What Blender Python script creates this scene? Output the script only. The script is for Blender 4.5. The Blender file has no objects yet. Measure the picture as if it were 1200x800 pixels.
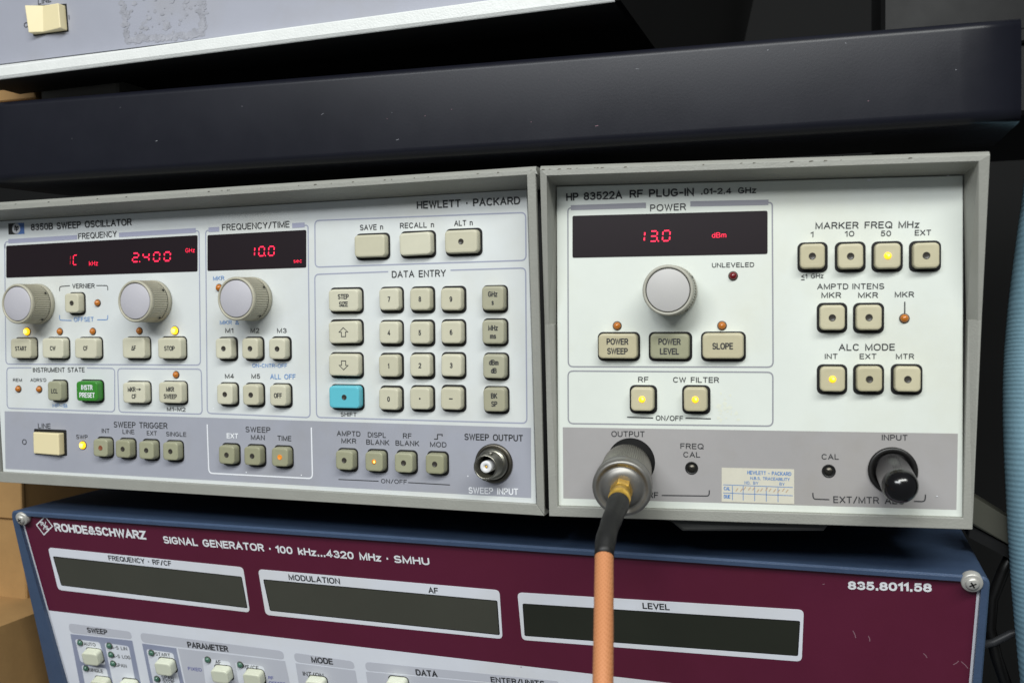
import bpy, bmesh, math, random
from mathutils import Matrix, Vector
random.seed(7)
sc = bpy.context.scene
COL = sc.collection
MM = 0.001
CAM_ROT = [[0.946509, -0.000167, 0.322678], [0.322504, 0.033395, -0.945979], [-0.010617, 0.999442, 0.031663]]
CAM_POS = [353.114, -352.191, 81.862]
LENS = 33.8738
POSE = {
  'S': ([[1.0, 0.0, 0.0], [0.0, 1.0, 0.0], [0.0, 0.0, 1.0]], [0.0, 0.0, 0.0]),
  'P': ([[0.998537, -0.054073, 0.000787], [0.054072, 0.998537, 0.000947], [-0.000837, -0.000903, 0.999999]], [9.664, -13.116, 2.679]),
  'M': ([[0.999401, -0.033358, 0.009189], [0.034598, 0.959938, -0.27807], [0.000456, 0.278221, 0.960517]], [-4.849, 4.377, -2.079]),
}

# ------------------------------------------------------------------ camera, world, lamps, exposure
cam_data = bpy.data.cameras.new('camera')
cam = bpy.data.objects.new('camera', cam_data); COL.objects.link(cam)
cam_data.sensor_width = 36.0; cam_data.lens = LENS
cam_data.clip_start = 0.01; cam_data.clip_end = 50.0
M4 = Matrix(CAM_ROT).to_4x4(); M4.translation = Vector(CAM_POS)*MM
cam.matrix_world = M4
cam_data.dof.use_dof = True; cam_data.dof.focus_distance = 0.385; cam_data.dof.aperture_fstop = 18.0
sc.camera = cam
world = bpy.data.worlds.new('World'); sc.world = world; world.use_nodes = True
wb = world.node_tree.nodes['Background']; wb.inputs[0].default_value = (0.86, 0.94, 1.0, 1); wb.inputs[1].default_value = 0.12
def lamp(name, loc, target, sx, sy, power, col):
    d = bpy.data.lights.new(name, 'AREA'); d.shape = 'RECTANGLE'; d.size = sx; d.size_y = sy; d.energy = power; d.color = col
    o = bpy.data.objects.new(name, d); COL.objects.link(o); o.location = loc
    o.rotation_euler = (Vector(target)-Vector(loc)).to_track_quat('-Z', 'Y').to_euler()
    return o
lamp('ceiling_tube_light', (0.75, -1.15, 1.15), (0.25, 0, 0.05), 1.5, 0.22, 23, (0.98, 1.0, 0.96))
lamp('rear_tube_light', (-0.3, -2.2, 1.3), (0.15, 0, 0.0), 1.4, 0.35, 29, (0.95, 0.98, 1.0))
sc.view_settings.view_transform = 'Standard'; sc.view_settings.look = 'None'
sc.view_settings.exposure = 0.12; sc.view_settings.gamma = 1.0; sc.view_settings.use_curve_mapping = False
sc.render.engine = 'CYCLES'; sc.cycles.max_bounces = 8

# ------------------------------------------------------------------ materials
def lin(c):
    return tuple(((v/255)/12.92 if v/255 <= .04045 else ((v/255+.055)/1.055)**2.4) for v in c)
MATS = {}
def mat(name, rgb, rough=.5, metal=0., noise=0., nscale=200., bump=0., bscale=900., spec=.5, emit=None, estr=0., coat=0., grime=0., vary=False):
    m = bpy.data.materials.new(name); m.use_nodes = True
    nt = m.node_tree; b = nt.nodes['Principled BSDF']; L = nt.links
    c = (*lin(rgb), 1)
    b.inputs['Base Color'].default_value = c; b.inputs['Roughness'].default_value = rough; b.inputs['Metallic'].default_value = metal
    b.inputs['Specular IOR Level'].default_value = spec
    if coat: b.inputs['Coat Weight'].default_value = coat; b.inputs['Coat Roughness'].default_value = .12
    tc = nt.nodes.new('ShaderNodeTexCoord')
    if noise:
        n = nt.nodes.new('ShaderNodeTexNoise'); n.inputs['Scale'].default_value = nscale; n.inputs['Detail'].default_value = 6; n.inputs['Roughness'].default_value = .65
        L.new(tc.outputs['Object'], n.inputs['Vector'])
        r = nt.nodes.new('ShaderNodeMapRange'); r.inputs[1].default_value = .3; r.inputs[2].default_value = .7; r.inputs[3].default_value = 1-noise; r.inputs[4].default_value = 1+noise*.5
        L.new(n.outputs['Fac'], r.inputs[0])
        x = nt.nodes.new('ShaderNodeMix'); x.data_type = 'RGBA'; x.blend_type = 'MULTIPLY'; x.inputs[0].default_value = 1; x.inputs[6].default_value = c
        L.new(r.outputs[0], x.inputs[7]); L.new(x.outputs[2], b.inputs['Base Color'])
        r2 = nt.nodes.new('ShaderNodeMapRange'); r2.inputs[3].default_value = max(rough-.08, .02); r2.inputs[4].default_value = min(rough+.1, 1)
        L.new(n.outputs['Fac'], r2.inputs[0]); L.new(r2.outputs[0], b.inputs['Roughness'])
    if grime or vary:
        src = b.inputs['Base Color'].links[0].from_socket if b.inputs['Base Color'].links else None
        x2 = nt.nodes.new('ShaderNodeMix'); x2.data_type = 'RGBA'; x2.blend_type = 'MULTIPLY'
        if src: L.new(src, x2.inputs[6])
        else: x2.inputs[6].default_value = c
        if grime:
            g1 = nt.nodes.new('ShaderNodeTexNoise'); g1.inputs['Scale'].default_value = 14; g1.inputs['Detail'].default_value = 8; g1.inputs['Roughness'].default_value = .6
            L.new(tc.outputs['Object'], g1.inputs['Vector'])
            gr = nt.nodes.new('ShaderNodeMapRange'); gr.inputs[1].default_value = .5; gr.inputs[2].default_value = .78; gr.inputs[3].default_value = 0; gr.inputs[4].default_value = grime; L.new(g1.outputs['Fac'], gr.inputs[0])
            L.new(gr.outputs[0], x2.inputs[0]); x2.inputs[7].default_value = (.86, .80, .66, 1)
        else:
            oi = nt.nodes.new('ShaderNodeObjectInfo'); x2.inputs[0].default_value = 1
            vr = nt.nodes.new('ShaderNodeMix'); vr.data_type = 'RGBA'; vr.inputs[6].default_value = (1.03, 1.03, 1.03, 1); vr.inputs[7].default_value = (.90, .885, .84, 1)
            L.new(oi.outputs['Random'], vr.inputs[0]); L.new(vr.outputs[2], x2.inputs[7])
        L.new(x2.outputs[2], b.inputs['Base Color'])
    if bump:
        n2 = nt.nodes.new('ShaderNodeTexNoise'); n2.inputs['Scale'].default_value = bscale; n2.inputs['Detail'].default_value = 3
        L.new(tc.outputs['Object'], n2.inputs['Vector'])
        bp = nt.nodes.new('ShaderNodeBump'); bp.inputs['Strength'].default_value = bump; bp.inputs['Distance'].default_value = .0004
        L.new(n2.outputs['Fac'], bp.inputs['Height']); L.new(bp.outputs[0], b.inputs['Normal'])
    if emit:
        b.inputs['Emission Color'].default_value = (*lin(emit), 1); b.inputs['Emission Strength'].default_value = estr
    MATS[name] = m
    return m
mat('cool white panel', (216, 220, 220), .42, noise=.05, nscale=25, bump=.06, bscale=2500, grime=.55)
mat('lilac grey strip', (164, 166, 177), .42, noise=.06, nscale=30, bump=.06, bscale=2500, grime=.7)
mat('warm white panel', (224, 229, 222), .40, noise=.045, nscale=22, bump=.05, bscale=2500, grime=.55)
mat('warm grey strip', (166, 163, 163), .42, noise=.05, nscale=35, bump=.05, bscale=2500, grime=.7)
mat('putty frame paint', (152, 152, 145), .46, noise=.05, nscale=120, bump=.32, bscale=1400)
mat('cream key', (208, 205, 184), .38, noise=.03, nscale=150, vary=True)
mat('tan key', (200, 193, 164), .36, noise=.04, nscale=150, vary=True)
mat('olive key', (160, 160, 134), .40, noise=.04, nscale=150, vary=True)
mat('grey olive key', (172, 170, 148), .40, noise=.04, nscale=150, vary=True)
mat('green key', (58, 134, 48), .36); mat('turquoise key', (98, 190, 206), .36)
mat('ivory switch', (238, 224, 180), .32); mat('pale cream key', (222, 226, 208), .34, vary=True)
mat('button hole', (10, 10, 10), .7); mat('dark gap', (14, 14, 13), .8)
mat('black ink', (48, 49, 52), .6); mat('blue ink', (104, 146, 200), .6); mat('white ink', (236, 238, 242), .5)
mat('violet ink', (96, 100, 170), .6); mat('line ink', (158, 162, 182), .6); mat('header ink', (160, 162, 184), .6)
mat('warm line ink', (148, 149, 156), .6); mat('warm header ink', (150, 150, 158), .6)
mat('display window', (26, 15, 21), .34, spec=.5)
mat('red segment', (255, 30, 70), .5, emit=(255, 40, 78), estr=1.3)
mat('dim red segment', (120, 10, 30), .5, emit=(190, 12, 40), estr=.5)
mat('amber lens', (188, 112, 38), .18, spec=.6); mat('lit lens', (255, 200, 40), .2, emit=(255, 196, 30), estr=1.1)
mat('lit core', (255, 240, 120), .3, emit=(255, 236, 110), estr=1.6)
mat('dark red lens', (110, 18, 24), .15, spec=.6); mat('green lens', (70, 108, 92), .15, spec=.7); mat('lens socket', (60, 50, 36), .5)
mat('dark lens', (58, 54, 48), .35); mat('dull red lens', (140, 82, 58), .35); mat('orange lens', (214, 132, 48), .3, emit=(255, 150, 40), estr=.25)
mat('knob plastic', (178, 174, 156), .40, noise=.05, nscale=200); mat('knob insert', (186, 184, 191), .5, noise=.03, nscale=90)
mat('warm knob plastic', (176, 174, 162), .36, noise=.05, nscale=200); mat('warm knob insert', (190, 188, 186), .48, noise=.03, nscale=90)
mat('nickel', (150, 148, 138), .34, metal=1., noise=.15, nscale=300, bump=.1, bscale=1500); mat('bright nickel', (140, 138, 134), .42, metal=.75, noise=.08, nscale=200)
mat('dark nickel', (104, 100, 92), .42, metal=1., noise=.2, nscale=250)
mat('steel', (200, 198, 192), .36, metal=.4, noise=.08, nscale=300); mat('gold', (240, 194, 88), .30, metal=.75, noise=.08, nscale=400)
mat('white insulator', (226, 226, 228), .5); mat('black void', (4, 4, 4), .9)
mat('black shrink sleeve', (20, 20, 20), .5, noise=.15, nscale=300, bump=.25, bscale=600)
mat('glossy black vinyl', (14, 13, 15), .16, spec=.6, noise=.1, nscale=100)
mat('grey cable jacket', (60, 61, 64), .45)
mat('black rubber', (22, 21, 20), .4)
mat('blue case paint', (66, 84, 112), .42, noise=.08, nscale=150, bump=.3, bscale=1800)
mat('maroon panel', (92, 25, 52), .42, noise=.06, nscale=30, bump=.08, bscale=2200, grime=.7)
mat('bluish white panel', (232, 235, 244), .42, noise=.04, nscale=30, bump=.05, bscale=2200, grime=.55)
mat('grey field', (200, 202, 212), .45); mat('blue grey field', (150, 156, 180), .45); mat('white edge', (212, 214, 222), .4)
mat('lcd glass', (70, 70, 62), .22, spec=.5, noise=.08, nscale=20); mat('dark lcd glass', (42, 44, 36), .2, spec=.5, noise=.08, nscale=20)
mat('black rack paint', (22, 23, 32), .34, noise=.12, nscale=25, bump=.03, bscale=1100, spec=.32)
mat('black post paint', (7, 7, 8), .5); mat('dark chassis', (6, 6, 6), .7); mat('back wall paint', (5, 5, 5), .9)
mat('lilac instrument panel', (158, 160, 172), .42, noise=.05, nscale=25, bump=.05, grime=.7); mat('pale lip paint', (228, 230, 228), .4, noise=.06, nscale=120, bump=.35, bscale=1400)
mat('faint stain', (225, 228, 214), .5)
mat('tape residue', (155, 156, 165), .55, noise=.25, nscale=220)
mat('sticker paper', (212, 208, 192), .6, noise=.07, nscale=120); mat('sticker blue', (84, 130, 190), .6); mat('sticker brown', (190, 160, 132), .6)
mat('foot grey', (60, 61, 59), .5)
mat('foot plastic', (130, 126, 118), .6, noise=.1, nscale=60)
mat('dark equipment paint', (6, 6, 7), .6, noise=.1, nscale=50); mat('grey green equipment paint', (80, 80, 70), .6, noise=.1, nscale=40)
mat('scratch', (140, 104, 116), .6); mat('logo black', (30, 30, 30), .5); mat('logo blue', (82, 116, 176), .5)
def braid_mat():
    m = mat('copper braid', (205, 142, 100), .6, metal=.1)
    nt = m.node_tree; b = nt.nodes['Principled BSDF']; L = nt.links
    tc = nt.nodes['Texture Coordinate']
    ch = []
    for rz in (.9, -.9):
        mp = nt.nodes.new('ShaderNodeMapping'); mp.inputs['Rotation'].default_value = (0, rz, 0)
        L.new(tc.outputs['Object'], mp.inputs['Vector'])
        w = nt.nodes.new('ShaderNodeTexWave'); w.inputs['Scale'].default_value = 400; w.inputs['Distortion'].default_value = 1.5; w.bands_direction = 'X'
        L.new(mp.outputs[0], w.inputs['Vector']); ch.append(w)
    x = nt.nodes.new('ShaderNodeMath'); x.operation = 'MAXIMUM'; L.new(ch[0].outputs['Fac'], x.inputs[0]); L.new(ch[1].outputs['Fac'], x.inputs[1])
    bp = nt.nodes.new('ShaderNodeBump'); bp.inputs['Strength'].default_value = .22; bp.inputs['Distance'].default_value = .0003; L.new(x.outputs[0], bp.inputs['Height']); L.new(bp.outputs[0], b.inputs['Normal'])
    cr = nt.nodes.new('ShaderNodeMix'); cr.data_type = 'RGBA'; cr.inputs[6].default_value = (*lin((190, 122, 76)), 1); cr.inputs[7].default_value = (*lin((205, 138, 92)), 1)
    L.new(x.outputs[0], cr.inputs[0]); L.new(cr.outputs[2], b.inputs['Base Color'])
braid_mat()
def card_mat():
    m = mat('cardboard', (174, 136, 86), .8, noise=.10, nscale=60, bump=.2, bscale=300)
card_mat()
def hose_mat():
    m = mat('blue ribbed plastic', (118, 152, 168), .5, noise=.12, nscale=120, bump=.2, bscale=900)
hose_mat()

# ------------------------------------------------------------------ mesh building
def pose_matrix(body):
    m = Matrix(POSE[body][0]).to_4x4(); m.translation = Vector(POSE[body][1])*MM
    return m
ORG = {}
def thing(name, label, cat, body='S', origin=(0, 0, 0), group=None):
    o = bpy.data.objects.new(name, None); COL.objects.link(o); o.empty_display_size = .02
    x, y, z = origin
    o.matrix_world = pose_matrix(body) @ Matrix.Translation((x*MM, -z*MM, y*MM))
    o['label'] = label; o['category'] = cat
    if group: o['group'] = group
    ORG[o] = origin
    return o
def arc(cx, cy, rx, ry, a0, a1, n=8, e=1.0):
    out = []
    for i in range(n+1):
        a = math.radians(a0+(a1-a0)*i/n); c, q = math.cos(a), math.sin(a)
        out.append((cx+rx*math.copysign(abs(c)**e, c), cy+ry*math.copysign(abs(q)**e, q)))
    return out
def lower(fn): return fn
def make_font():
    E = .86
    O = lambda w: arc(w/2, .5, w/2, .5, 90, 450, 24, E)
    F = {
     'A': (.70, [[(0, 0), (.35, 1), (.70, 0)], [(.13, .34), (.57, .34)]]),
     'B': (.60, [[(.30, .53), (.36, .53)]+arc(.36, .265, .24, .265, 90, -90)+[(0, 0), (0, 1), (.34, 1)]+arc(.34, .765, .22, .235, 90, -90)+[(0, .53)]]),
     'C': (.66, [arc(.34, .5, .34, .5, 42, 318, 18, E)]),
     'D': (.64, [[(0, 0), (0, 1), (.28, 1)]+arc(.28, .5, .36, .5, 90, -90, 12, E)+[(0, 0)]]),
     'E': (.54, [[(.54, 1), (0, 1), (0, 0), (.54, 0)], [(0, .52), (.49, .52)]]),
     'F': (.52, [[(.52, 1), (0, 1), (0, 0)], [(0, .51), (.46, .51)]]),
     'G': (.70, [arc(.34, .5, .34, .5, 45, 330, 18, E)[:-1]+[(.68, .22), (.68, .46), (.38, .46)]]),
     'H': (.62, [[(0, 0), (0, 1)], [(.62, 0), (.62, 1)], [(0, .52), (.62, .52)]]),
     'I': (.0, [[(0, 0), (0, 1)]]),
     'J': (.46, [[(.46, 1), (.46, .25)]+arc(.23, .24, .23, .24, 0, -180)]),
     'K': (.62, [[(0, 0), (0, 1)], [(.60, 1), (.02, .38)], [(.20, .57), (.62, 0)]]),
     'L': (.50, [[(0, 1), (0, 0), (.50, 0)]]),
     'M': (.76, [[(0, 0), (0, 1), (.38, .06), (.76, 1), (.76, 0)]]),
     'N': (.63, [[(0, 0), (0, 1), (.63, 0), (.63, 1)]]),
     'O': (.74, [O(.74)]),
     'P': (.57, [[(0, 0), (0, 1), (.33, 1)]+arc(.33, .73, .24, .27, 90, -90)+[(0, .46)]]),
     'Q': (.74, [O(.74), [(.46, .24), (.74, -.04)]]),
     'R': (.61, [[(0, 0), (0, 1), (.35, 1)]+arc(.35, .745, .24, .255, 90, -90)+[(0, .49)], [(.36, .49), (.61, 0)]]),
     'S': (.60, [arc(.30, .745, .27, .255, 32, 270, 11, E)+arc(.30, .255, .30, .255, 90, -148, 11, E)[1:]]),
     'T': (.60, [[(0, 1), (.60, 1)], [(.30, 1), (.30, 0)]]),
     'U': (.62, [[(0, 1), (0, .31)]+arc(.31, .31, .31, .31, 180, 360, 10)+[(.62, 1)]]),
     'V': (.66, [[(0, 1), (.33, 0), (.66, 1)]]),
     'W': (.92, [[(0, 1), (.22, 0), (.46, .96), (.70, 0), (.92, 1)]]),
     'X': (.64, [[(0, 0), (.64, 1)], [(0, 1), (.64, 0)]]),
     'Y': (.64, [[(0, 1), (.32, .45), (.64, 1)], [(.32, .45), (.32, 0)]]),
     'Z': (.58, [[(0, 1), (.58, 1), (0, 0), (.58, 0)]]),
     '0': (.56, [O(.56)]),
     '1': (.24, [[(0, .78), (.24, 1), (.24, 0)]]),
     '2': (.56, [arc(.28, .72, .28, .28, 165, -35, 10)+[(0, 0), (.57, 0)]]),
     '3': (.56, [arc(.27, .745, .25, .255, 155, -90, 10)+arc(.27, .265, .29, .265, 90, -155, 10)[0:]]),
     '4': (.60, [[(.60, .25), (0, .25), (.43, 1), (.43, 0)]]),
     '5': (.56, [[(.51, 1), (.10, 1), (.04, .50)]+arc(.27, .32, .28, .32, 140, -150, 12)]),
     '6': (.56, [arc(.29, .5, .28, .5, 55, 180, 9)+arc(.28, .31, .27, .31, 180, 540, 18)]),
     '7': (.54, [[(0, 1), (.54, 1), (.20, 0)]]),
     '8': (.56, [arc(.28, .76, .24, .24, -90, 270, 18), arc(.28, .265, .28, .265, 90, 450, 18)]),
     '9': (.56, [arc(.27, .5, .28, .5, 235, 360, 9)+arc(.28, .69, .27, .31, 0, 360, 18)]),
     '.': (.10, [[(.05, -.06), (.05, .10)]]), '·': (.12, [[(.06, .38), (.06, .54)]]), '-': (.34, [[(0, .42), (.34, .42)]]), '/': (.42, [[(0, -.04), (.42, 1.04)]]),
     "'": (.06, [[(.03, 1), (.03, .74)]]), '<': (.50, [[(.50, .86), (0, .52), (.50, .18)]]), 'Δ': (.66, [[(0, 0), (.33, 1), (.66, 0), (0, 0)]]),
     '&': (.70, [[(.70, 0), (.22, .60)]+arc(.34, .79, .18, .21, 205, -30, 10)+[(.14, .46)]+arc(.27, .25, .27, .25, 130, 290, 9)+[(.58, .24), (.66, .44)]]),
     'n': (.44, [[(0, 0), (0, .70)], [(0, .44)]+arc(.22, .46, .22, .25, 170, 0, 8)+[(.44, 0)]]),
     'm': (.72, [[(0, 0), (0, .70)], [(0, .46)]+arc(.18, .50, .18, .20, 170, 0, 8)+[(.36, 0)], [(.36, .46)]+arc(.54, .50, .18, .20, 170, 0, 8)+[(.72, 0)]]),
     'z': (.42, [[(0, .69), (.42, .69), (0, 0), (.42, 0)]]), 's': (.42, [arc(.21, .53, .19, .17, 25, 270, 9)+arc(.21, .18, .21, .18, 90, -150, 9)[1:]]),
     'd': (.48, [[(.48, 0), (.48, 1)], arc(.24, .35, .24, .35, 0, 360, 18)]), 'k': (.44, [[(0, 0), (0, 1)], [(.42, .70), (.02, .28)], [(.16, .42), (.44, 0)]]),
     'e': (.48, [[(0, .36), (.48, .36)]+arc(.24, .35, .24, .35, 0, 315, 16)]), 'c': (.46, [arc(.24, .35, .24, .35, 42, 318, 14)]),
     'h': (.44, [[(0, 0), (0, 1)], [(0, .44)]+arc(.22, .46, .22, .25, 170, 0, 8)+[(.44, 0)]]), 'p': (.48, [[(0, -.28), (0, .70)], arc(.24, .35, .24, .35, -180, 180, 18)]),
    }
    return F
FONT = make_font()
def text_width(s, gap=.28):
    w = 0
    for ch in s: w += (.32 if ch == ' ' else FONT[ch][0])+gap
    return w-gap
def rrect(cx, cy, w, h, r, n=5):
    pts = []
    for sx, sy, a0 in ((1, -1, -90), (1, 1, 0), (-1, 1, 90), (-1, -1, 180)):
        for i in range(n+1):
            a = math.radians(a0+90*i/n)
            pts.append((cx+sx*(w/2-r)+r*math.cos(a), cy+sy*(h/2-r)+r*math.sin(a)))
    return pts
def round_poly(pts, r, n=5, closed=True):
    out = []; N = len(pts)
    for i in range(N):
        p = Vector(pts[i])
        if (not closed and i in (0, N-1)) or r <= 0: out.append(tuple(p)); continue
        a = Vector(pts[(i-1) % N])-p; b = Vector(pts[(i+1) % N])-p
        d = min(r, a.length*.45, b.length*.45)
        p0 = p+a.normalized()*d; p1 = p+b.normalized()*d
        for k in range(n+1):
            t = k/n; out.append(tuple(p0*(1-t)**2+p*2*t*(1-t)+p1*t*t))
    return out
class MB:
    def __init__(self): self.v = []; self.f = []; self.m = []; self.s = []; self.names = []
    def mi(self, m):
        if m not in self.names: self.names.append(m)
        return self.names.index(m)
    def face(self, idx, m, smooth=False): self.f.append(tuple(idx)); self.m.append(self.mi(m)); self.s.append(smooth)
    def add(self, pts): b = len(self.v); self.v += [tuple(p) for p in pts]; return b
    def flat(self, pts2, z, m):
        b = self.add([(x, y, z) for x, y in pts2]); self.face(range(b, b+len(pts2)), m)
    def poly(self, pts3, m):
        b = self.add(pts3); self.face(range(b, b+len(pts3)), m)
    def loft(self, rings, m, smooth=False, cap0=False, cap1=True, mcap=None):
        n = len(rings[0]); bs = [self.add(r) for r in rings]
        for a, b in zip(bs, bs[1:]):
            for i in range(n): j = (i+1) % n; self.face((a+i, a+j, b+j, b+i), m, smooth)
        if cap1: self.face([bs[-1]+i for i in range(n)], mcap or m)
        if cap0: self.face([bs[0]+i for i in reversed(range(n))], m)
    def prism(self, pts2, z0, z1, m, inset=0):
        if inset:
            c = Vector((sum(p[0] for p in pts2)/len(pts2), sum(p[1] for p in pts2)/len(pts2)))
            def ins(p):
                d = Vector(p)-c; return (c.x+d.x-math.copysign(inset, d.x), c.y+d.y-math.copysign(inset, d.y))
            top = [ins(p) for p in pts2]
            self.loft([[(x, y, z0) for x, y in pts2], [(x, y, z1-inset) for x, y in pts2], [(x, y, z1) for x, y in top]], m, cap0=True)
        else: self.loft([[(x, y, z0) for x, y in pts2], [(x, y, z1) for x, y in pts2]], m, cap0=True)
    def lathe(self, prof, m, c=(0, 0, 0), axis=(0, 0, 1), n=40, smooth=True, cap=True, rib=None, mcap=None):
        ax = Vector(axis).normalized(); u = ax.orthogonal().normalized(); w = ax.cross(u)
        if abs(ax.z) > .999: u = Vector((1, 0, 0)); w = Vector((0, 1, 0))
        rings = []
        for r, h in prof:
            rings.append([tuple(Vector(c)+ax*h+(u*math.cos(2*math.pi*i/n)+w*math.sin(2*math.pi*i/n))*(r*(1-(rib if rib and i % 2 else 0)))) for i in range(n)])
        self.loft(rings, m, smooth, cap0=False, cap1=cap, mcap=mcap)
    def tube(self, pts, radii, m, n=20, cap=True):
        P = [Vector(p) for p in pts]; rings = []
        t0 = (P[1]-P[0]).normalized(); u = t0.orthogonal().normalized()
        for i, p in enumerate(P):
            t = (P[min(i+1, len(P)-1)]-P[max(i-1, 0)]).normalized(); u = (u-t*u.dot(t)).normalized(); w = t.cross(u)
            r = radii[i] if isinstance(radii, (list, tuple)) else radii
            rings.append([tuple(p+(u*math.cos(2*math.pi*k/n)+w*math.sin(2*math.pi*k/n))*r) for k in range(n)])
        self.loft(rings, m, True, cap0=True, cap1=cap)
    def text(self, s, x, y, w, h, ang, z, m, bold=0., center=False, slant=0.):
        """single-stroke lettering: w overall width (0 = natural), h cap height, stroke weight grows with bold"""
        nat = text_width(s); wt = .152+bold*2.0
        sx = (w-wt*h*.8)/nat/h if w and nat > .05 else .80
        wid = nat*sx*h
        if center: x -= wid/2
        elif w: x += wt*h*.4
        ca, sa = math.cos(ang), math.sin(ang); cx = 0.; k = 0
        for ch in s:
            if ch == ' ': cx += .60; continue
            adv, strokes = FONT[ch]
            for st in strokes:
                pts = []
                for px, py in st:
                    py = wt/2+py*(1-wt)
                    u = (cx+px)*sx*h+slant*py*h; v = py*h
                    if pts and math.hypot(u-pts[-1][0], v-pts[-1][1]) < h*.02: continue
                    pts.append((u, v))
                if len(pts) > 1:
                    e = wt*h*.42; d0 = Vector(pts[0])-Vector(pts[1]); d1 = Vector(pts[-1])-Vector(pts[-2])
                    if (Vector(pts[0])-Vector(pts[-1])).length > e*.5: pts[0] = tuple(Vector(pts[0])+d0.normalized()*e*.9); pts[-1] = tuple(Vector(pts[-1])+d1.normalized()*e*.9)
                    self.stroke([(x+u*ca-v*sa, y+u*sa+v*ca) for u, v in pts], 0, wt*h, z+.0015*(k % 9), m, False, .45)
                    k += 1
            cx += adv+.28
    def stroke(self, pts2, r, w, z, m, closed=False, lim=.5):
        P = [Vector(p) for p in round_poly(pts2, r, 5, closed)]
        Q = [P[0]]
        for p in P[1:]:
            if (p-Q[-1]).length > 1e-4: Q.append(p)
        P = Q; N = len(P); L = []; R = []
        for i, p in enumerate(P):
            a = P[(i-1) % N] if (closed or i > 0) else None; b = P[(i+1) % N] if (closed or i < N-1) else None
            d1 = (p-a).normalized() if a is not None else None; d2 = (b-p).normalized() if b is not None else None
            if d1 is None: nrm = Vector((-d2.y, d2.x)); k = 1
            elif d2 is None: nrm = Vector((-d1.y, d1.x)); k = 1
            else:
                n1 = Vector((-d1.y, d1.x)); n2 = Vector((-d2.y, d2.x)); nrm = (n1+n2).normalized(); k = 1/max(nrm.dot(n1), lim)
            L.append(p+nrm*w/2*k); R.append(p-nrm*w/2*k)
        b = self.add([(q.x, q.y, z) for q in L]+[(q.x, q.y, z) for q in R])
        for i in range(N if closed else N-1):
            j = (i+1) % N; self.face((b+i, b+N+i, b+N+j, b+j), m)
    def box(self, x0, x1, y0, y1, z0, z1, m, inset=0): self.prism([(x0, y0), (x1, y0), (x1, y1), (x0, y1)], z0, z1, m, inset)
    def build(self, name, parent=None, bevel=0, weld=False, label=None, mesh_only=False):
        ox, oy, oz = ORG.get(parent, (0, 0, 0)) if parent else (0, 0, 0)
        me = bpy.data.meshes.new(name)
        me.from_pydata([((x-ox)*MM, -(z-oz)*MM, (y-oy)*MM) for x, y, z in self.v], [], self.f)
        for n in self.names: me.materials.append(MATS[n])
        me.polygons.foreach_set('material_index', self.m); me.polygons.foreach_set('use_smooth', self.s)
        if weld:
            bm = bmesh.new(); bm.from_mesh(me); bmesh.ops.remove_doubles(bm, verts=bm.verts, dist=2e-5); bmesh.ops.recalc_face_normals(bm, faces=bm.faces); bm.to_mesh(me); bm.free()
        me.update()
        if mesh_only: return me
        o = bpy.data.objects.new(name, me); COL.objects.link(o)
        if parent: o.parent = parent; ORG[o] = (ox, oy, oz)
        if bevel:
            md = o.modifiers.new('bevel', 'BEVEL'); md.width = bevel*MM; md.segments = 2; md.limit_method = 'ANGLE'; md.angle_limit = math.radians(40)
        if label: o['label'] = label
        return o
INK = {'k': 'black ink', 'b': 'blue ink', 'w': 'white ink', 'v': 'violet ink', 'l': 'line ink', 'h': 'header ink'}
def lettering(body, parent, z=.16):
    for s, x, y, w, h, a, ink, bold in TXT[body]:
        mb = MB(); mb.text(s, x, y, w, h, a, z, INK[ink], bold); mb.build('lettering', parent)
def printed_lines(mb, body, z=.13):
    for pts, r, w, ink, closed in PATH[body]:
        if ink in 'kbw': mb.stroke(pts, r, w, z, INK[ink], closed)
def center(q): return (sum(p[0] for p in q)/len(q), sum(p[1] for p in q)/len(q))

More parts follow.
